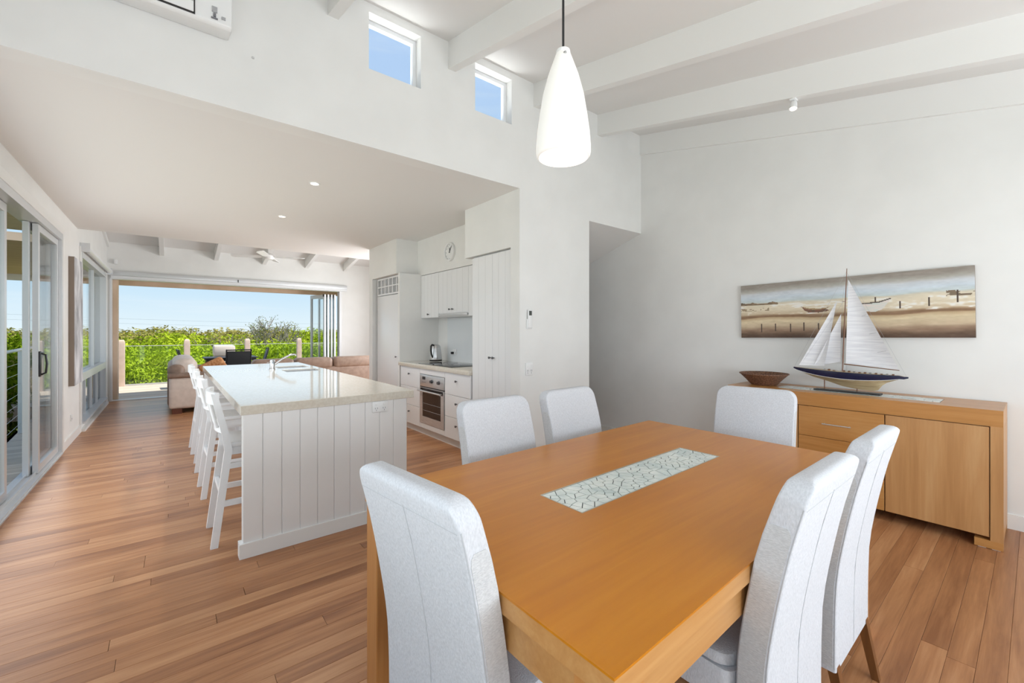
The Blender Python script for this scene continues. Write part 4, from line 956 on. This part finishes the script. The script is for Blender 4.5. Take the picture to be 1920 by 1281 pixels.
struct('sun_block_eave', MB().box(-.6, XR + .6, YB - 1.3, YB - T, 2.45, 2.58), 'soffit', 'unseen tan eave added to block sun above the window behind the camera', 'eave')  # unseen eave, added to block sun at the back window
# balustrade at the end of the deck
YP = 14.28; px = [-.93, .36, 1.74, 3.10, 4.46]
pm_ = loft([rring(.066, -.066, .066, z, .012) for z in (-.03, 1.02)] + [rring(.066 - q, -.066 + q, .066 - q, z, .012) for z, q in ((1.08, .003), (1.12, .012), (1.145, .030))]).mesh('balustrade_post', 'paverwarm')
plab = ['pinkish rendered balustrade post at the left end of the deck', 'pinkish rendered balustrade post behind the taupe sofa', 'pinkish rendered balustrade post behind the outdoor table', 'pinkish rendered balustrade post near the folded doors', 'pinkish rendered balustrade post hidden past the folded doors']
for i, x in enumerate(px):
    o = bpy.data.objects.new('balustrade_post', pm_); COL.objects.link(o); o.location = (x, YP, 0); tag(o, plab[i], 'post', 'balustrade posts on the deck edge')
for i in range(4):
    t = thing('glass_balustrade', ((px[i] + px[i + 1]) / 2, YP, 0), 0, 'clear glass balustrade panel ' + ['left of the outdoor table', 'behind the outdoor table', 'right of the outdoor table', 'beyond the folded doors'][i], 'balustrade', 'glass balustrade panels')
    hw = (px[i + 1] - px[i]) / 2 - .066
    MB().box(-hw, hw, -.005, .005, .03, .98).build('glass_panel', 'bal', t)
    MB().box(-hw, hw, -.008, .008, .98, .992).build('top_edge', 'aluwhite', t)
    MB().box(-hw, hw, -.018, .018, -.012, .03).build('bottom_rail', 'alu', t)
# wire balustrade along the side deck
t = thing('wire_balustrade', (0, 0, 0), 0, 'silver wire balustrade along the narrow side deck', 'balustrade')
for y in (3.2, 5.0, 6.6, 8.6, 10.6): MB().box(edge(y) + .02, edge(y) + .06, y - .02, y + .02, -.012, 1.10).build('post', 'alu', t)
MB().tube([(edge(3) + .04, 3, 1.11), (edge(10.7) + .04, 10.7, 1.11)], .021, 8).build('handrail', 'alu', t)
for i in range(7):
    z = .12 + .135 * i; MB().tube([(edge(3) + .04, 3, z), (edge(10.7) + .04, 10.7, z)], .0022, 5).build('wire', 'alu', t)
# outdoor setting
t = thing('outdoor_table', (1.21, 12.98, 0), 0, 'dark outdoor dining table on the deck', 'outdoor table')
MB().rbox(-.56, .56, -.42, .42, .675, .705, .006).build('table_top', 'outblk', t); MB().box(-.52, .52, -.38, .38, .62, .675).build('apron', 'outblk', t)
for a in (-.50, .44):
    for b in (-.36, .30): MB().box(a, a + .06, b, b + .06, -.012, .62).build('leg', 'outblk', t)
def ochair(mt):
    t = thing('outdoor_chair')
    MB().rbox(-.24, .24, -.22, .24, .40, .425, .01).build('seat', mt, t)
    bk = MB(); bk.rbox(-.235, .235, -.014, .014, 0, .47, .012); bk.xf(Matrix.Translation((0, -.23, .42)) @ Matrix.Rotation(radians(14), 4, 'X')); bk.build('backrest', mt, t)
    for s in (-1, 1):
        MB().tube([(s * .25, .24, -.012), (s * .25, .23, .40), (s * .25, -.22, .41), (s * .25, -.355, .92)], .016, 8).build('side_frame', 'outblk', t)
        MB().tube([(s * .25, -.20, .41), (s * .25, -.30, -.012)], .016, 8).build('leg', 'outblk', t)
    MB().tube([(-.25, -.352, .905), (.25, -.352, .905)], .014, 8).build('top_bar', 'outblk', t)
    return t
oc = ochair('sling')
for i, (x, y, a, lab) in enumerate(((1.30, 12.42, 0, 'black mesh outdoor chair with its back to the house'), (.50, 12.98, -86, 'black mesh outdoor chair at the left end of the deck table'))):
    o = oc if i == 0 else dup(oc); o.location = (x, y, 0); o.rotation_euler = (0, 0, radians(a)); tag(o, lab, 'outdoor chair', 'outdoor chairs on the deck')
oc2 = ochair('greysling'); oc2.location = (1.70, 12.98, 0); oc2.rotation_euler = (0, 0, radians(86)); tag(oc2, 'grey padded outdoor chair at the right end of the deck table', 'outdoor chair', 'outdoor chairs on the deck')
t = thing('barbecue', (1.14, 13.78, 0), 0, 'cream covered barbecue on the deck behind the outdoor table', 'barbecue')
MB().rbox(-.23, .23, -.20, .20, .10, .70, .02).build('cabinet', 'bbq', t); MB().rbox(-.24, .24, -.21, .21, .70, .98, .05).build('hood', 'bbq', t)
for a in (-.2, .14):
    for b in (-.17, .13): MB().box(a, a + .05, b, b + .05, -.012, .10).build('foot', 'dark', t)

# ------------------------------------------------------------------ planting
def bush_mesh(seed, leaf, n=3600, ls=.085, name='foliage'):
    r = random.Random(seed); vs = []; fs = []
    blobs = []
    for i in range(16):
        a = r.uniform(0, 2 * pi); q = r.uniform(0, .62); blobs.append((q * cos(a), q * sin(a), r.uniform(.35, .80), r.uniform(.26, .42)))
    for i in range(n):
        bx_, by_, bz_, br_ = blobs[i % 16]
        d = Vector((r.gauss(0, 1), r.gauss(0, 1), r.gauss(.25, 1))).normalized(); rad = br_ * r.uniform(.72, 1.03)
        c = Vector((bx_, by_, bz_)) + d * rad
        if c.z < 0: c.z = -c.z * .4
        nrm = (d + Vector((r.gauss(0, .5), r.gauss(0, .5), r.gauss(.25, .5)))).normalized(); a = nrm.orthogonal().normalized(); ang = r.uniform(0, 2 * pi)
        u_ = (a * cos(ang) + nrm.cross(a) * sin(ang)); v_ = nrm.cross(u_); s = ls * r.uniform(.6, 1.3)
        b = len(vs); vs += [c - u_ * s * .5, c + v_ * s * .22, c + u_ * s * .5, c - v_ * s * .22]; fs.append((b, b + 1, b + 2, b + 3))
    me = bpy.data.meshes.new(name); me.from_pydata([tuple(p) for p in vs], [], fs); me.materials.append(M[leaf]); me.update(); return me
bm_ = [bush_mesh(i, 'leaf') for i in range(3)] + [bush_mesh(10 + i, 'leaf2') for i in range(2)]
rv = random.Random(21); spots = []
# a row right behind the balustrade, then rows climbing away; tops follow the photo's skyline
def row(y, x0, x1, step, top, rad, kinds):
    x = x0 + rv.uniform(0, step)
    while x < x1:
        spots.append((x, y + rv.uniform(-.5, .5), top + rv.uniform(-.16, .12), rad * rv.uniform(.85, 1.2), rv.choice(kinds))); x += step * rv.uniform(.75, 1.2)
row(16.1, -4.2, 7.5, 1.05, .60, 1.15, (0, 1, 2))
row(17.7, -5.2, 8.5, 1.25, .98, 1.35, (0, 1, 2, 0, 1))
row(20.0, -6.0, 9.5, 1.5, 1.14, 1.6, (0, 1, 2, 0, 3))
row(23.5, -7.0, 11, 1.9, 1.24, 1.9, (0, 1, 2, 3))
row(28.5, -8.5, 13, 2.3, 1.34, 2.3, (0, 1, 3, 4))
row(36, -11, 16, 3.0, 1.52, 3.0, (0, 3, 4, 4))
row(48, -15, 21, 4.2, 1.72, 4.0, (3, 4, 4))
for i in range(7): spots.append((-2.55 - rv.uniform(0, .35), 6.9 + i * 1.25, .35 + .11 * i, 1.0, (0, 3, 1, 4)[i % 4]))
for i in range(6): spots.append((-4.1 - rv.uniform(0, .5), 8.5 + i * 1.5, 1.15 + .05 * i, 1.45, (0, 1, 2)[i % 3]))
for i in range(5): spots.append((-6.2 - rv.uniform(0, .8), 13 + i * 2.2, 1.6, 1.9, (0, 1, 2)[i % 3]))
import numpy as np
def scrub(name, label, sel):
    """a tangled mass of coastal scrub: every clump of leaves is real geometry, nobody could count the plants"""
    root = tag(thing(name, (0, 0, 0)), label, 'scrub', None, 'stuff')
    for part, kinds in (('leaves', (0, 1, 2)), ('olive_leaves', (3, 4))):
        V = []; F = 0
        for (x, y, top, rad, kd) in sel:
            if kd not in kinds: continue
            a = np.empty(len(bm_[kd].vertices) * 3, 'f'); bm_[kd].vertices.foreach_get('co', a); a = a.reshape(-1, 3); an = rv.uniform(0, 6.28)
            q = np.empty_like(a); q[:, 0] = (a[:, 0] * cos(an) - a[:, 1] * sin(an)) * rad + x; q[:, 1] = (a[:, 0] * sin(an) + a[:, 1] * cos(an)) * rad + y; q[:, 2] = a[:, 2] * (top - GZ) / 1.12 + GZ; V.append(q)
        if not V: continue
        V = np.concatenate(V); n = len(V) // 4; me = bpy.data.meshes.new(part); me.vertices.add(len(V)); me.vertices.foreach_set('co', V.ravel())
        me.loops.add(len(V)); me.loops.foreach_set('vertex_index', np.arange(len(V), dtype='i')); me.polygons.add(n); me.polygons.foreach_set('loop_start', np.arange(n, dtype='i') * 4)
        me.update(calc_edges=True); me.materials.append(M['leaf' if part == 'leaves' else 'leaf2']); o = bpy.data.objects.new(part, me); COL.objects.link(o); o.parent = root; o['kind'] = 'stuff'
    b = MB()
    for (x, y, top, rad, kd) in sel:
        for k_ in range(3): a = rv.uniform(0, 6.28); b.tube([(x + .1 * cos(a), y + .1 * sin(a), GZ), (x + .35 * rad * cos(a), y + .35 * rad * sin(a), GZ + (top - GZ) * .55)], [.035, .012], 5)
    o = b.build('stems', 'bark', root, weld=False); o['kind'] = 'stuff'
side_ = [q for q in spots if q[0] < -.165 * q[1]]; rest = [q for q in spots if q not in side_]
scrub('coastal_scrub', 'lush green scrub seen through the sliding door', side_)
scrub('coastal_scrub', 'bright green leafy scrub just behind the deck balustrade', [q for q in rest if q[1] < 22])
scrub('coastal_scrub', 'olive scrub rising to the skyline beyond the deck', [q for q in rest if q[1] >= 22])
for m_ in bm_: bpy.data.meshes.remove(m_)
# thin-leaved trees standing above the hedge
def bare_tree(seed, h):
    r = random.Random(seed); br = MB(); tips = []
    def grow(p, d, ln, rad, lev):
        q = p + d * ln; mid = p + d * ln * .5 + Vector((r.uniform(-.05, .05), r.uniform(-.05, .05), 0)) * ln
        br.tube([p, mid, q], [rad, rad * .85, rad * .65], 5, False)
        if lev == 0: tips.append(q); return
        for i in range(3 if lev > 1 else 4):
            nd = (d + Vector((r.gauss(0, .45), r.gauss(0, .45), r.gauss(.12, .25)))).normalized(); grow(q, nd, ln * r.uniform(.55, .8), rad * .62, lev - 1)
        tips.append(q)
    for i in range(3): grow(Vector((r.uniform(-.2, .2), r.uniform(-.2, .2), 0)), Vector((r.gauss(0, .3), r.gauss(0, .3), 1)).normalized(), h * .42, .05, 3)
    vs = []; fs = []
    for p in tips:
        for k_ in range(4):
            c = p + Vector((r.gauss(0, .08), r.gauss(0, .08), r.gauss(0, .08))); a = Vector((r.gauss(0, 1), r.gauss(0, 1), r.gauss(0, 1))).normalized(); b = a.orthogonal().normalized(); s = .035
            i = len(vs); vs += [c - a * s, c + b * s * .5, c + a * s, c - b * s * .5]; fs.append((i, i + 1, i + 2, i + 3))
    return br, (vs, fs)
for x, y, h, lab in ((3.05, 20.6, 3.0, 'sparse grey-branched tree standing above the hedge'), (3.9, 21.6, 2.8, 'thin bare tree to the right of the sparse grey tree'), (2.2, 21.8, 2.5, 'small twiggy tree to the left of the sparse grey tree'), (-4.3, 15.2, 3.2, 'twiggy tree outside the sliding door')):
    t = thing('sparse_tree', (x, y, GZ), 0, lab, 'tree', 'sparse trees above the hedge')
    b, (vs, fs) = bare_tree(int(x * 10), h); b.build('branches', 'bark', t, weld=False)
    m = MB(); m.add(vs, fs); m.build('foliage', 'leaf2', t, weld=False)
for z, yy, lab in ((1.72, 46, 'power cable strung low across the skyline'), (2.06, 44, 'upper power cable strung across the sky')):
    tag(MB().tube([(-26 + i * 4, yy, z + .0009 * (i * 4 - 40) ** 2) for i in range(21)], .010, 5).build('power_cable', 'cable'), lab, 'cable', 'power cables beyond the hedge')
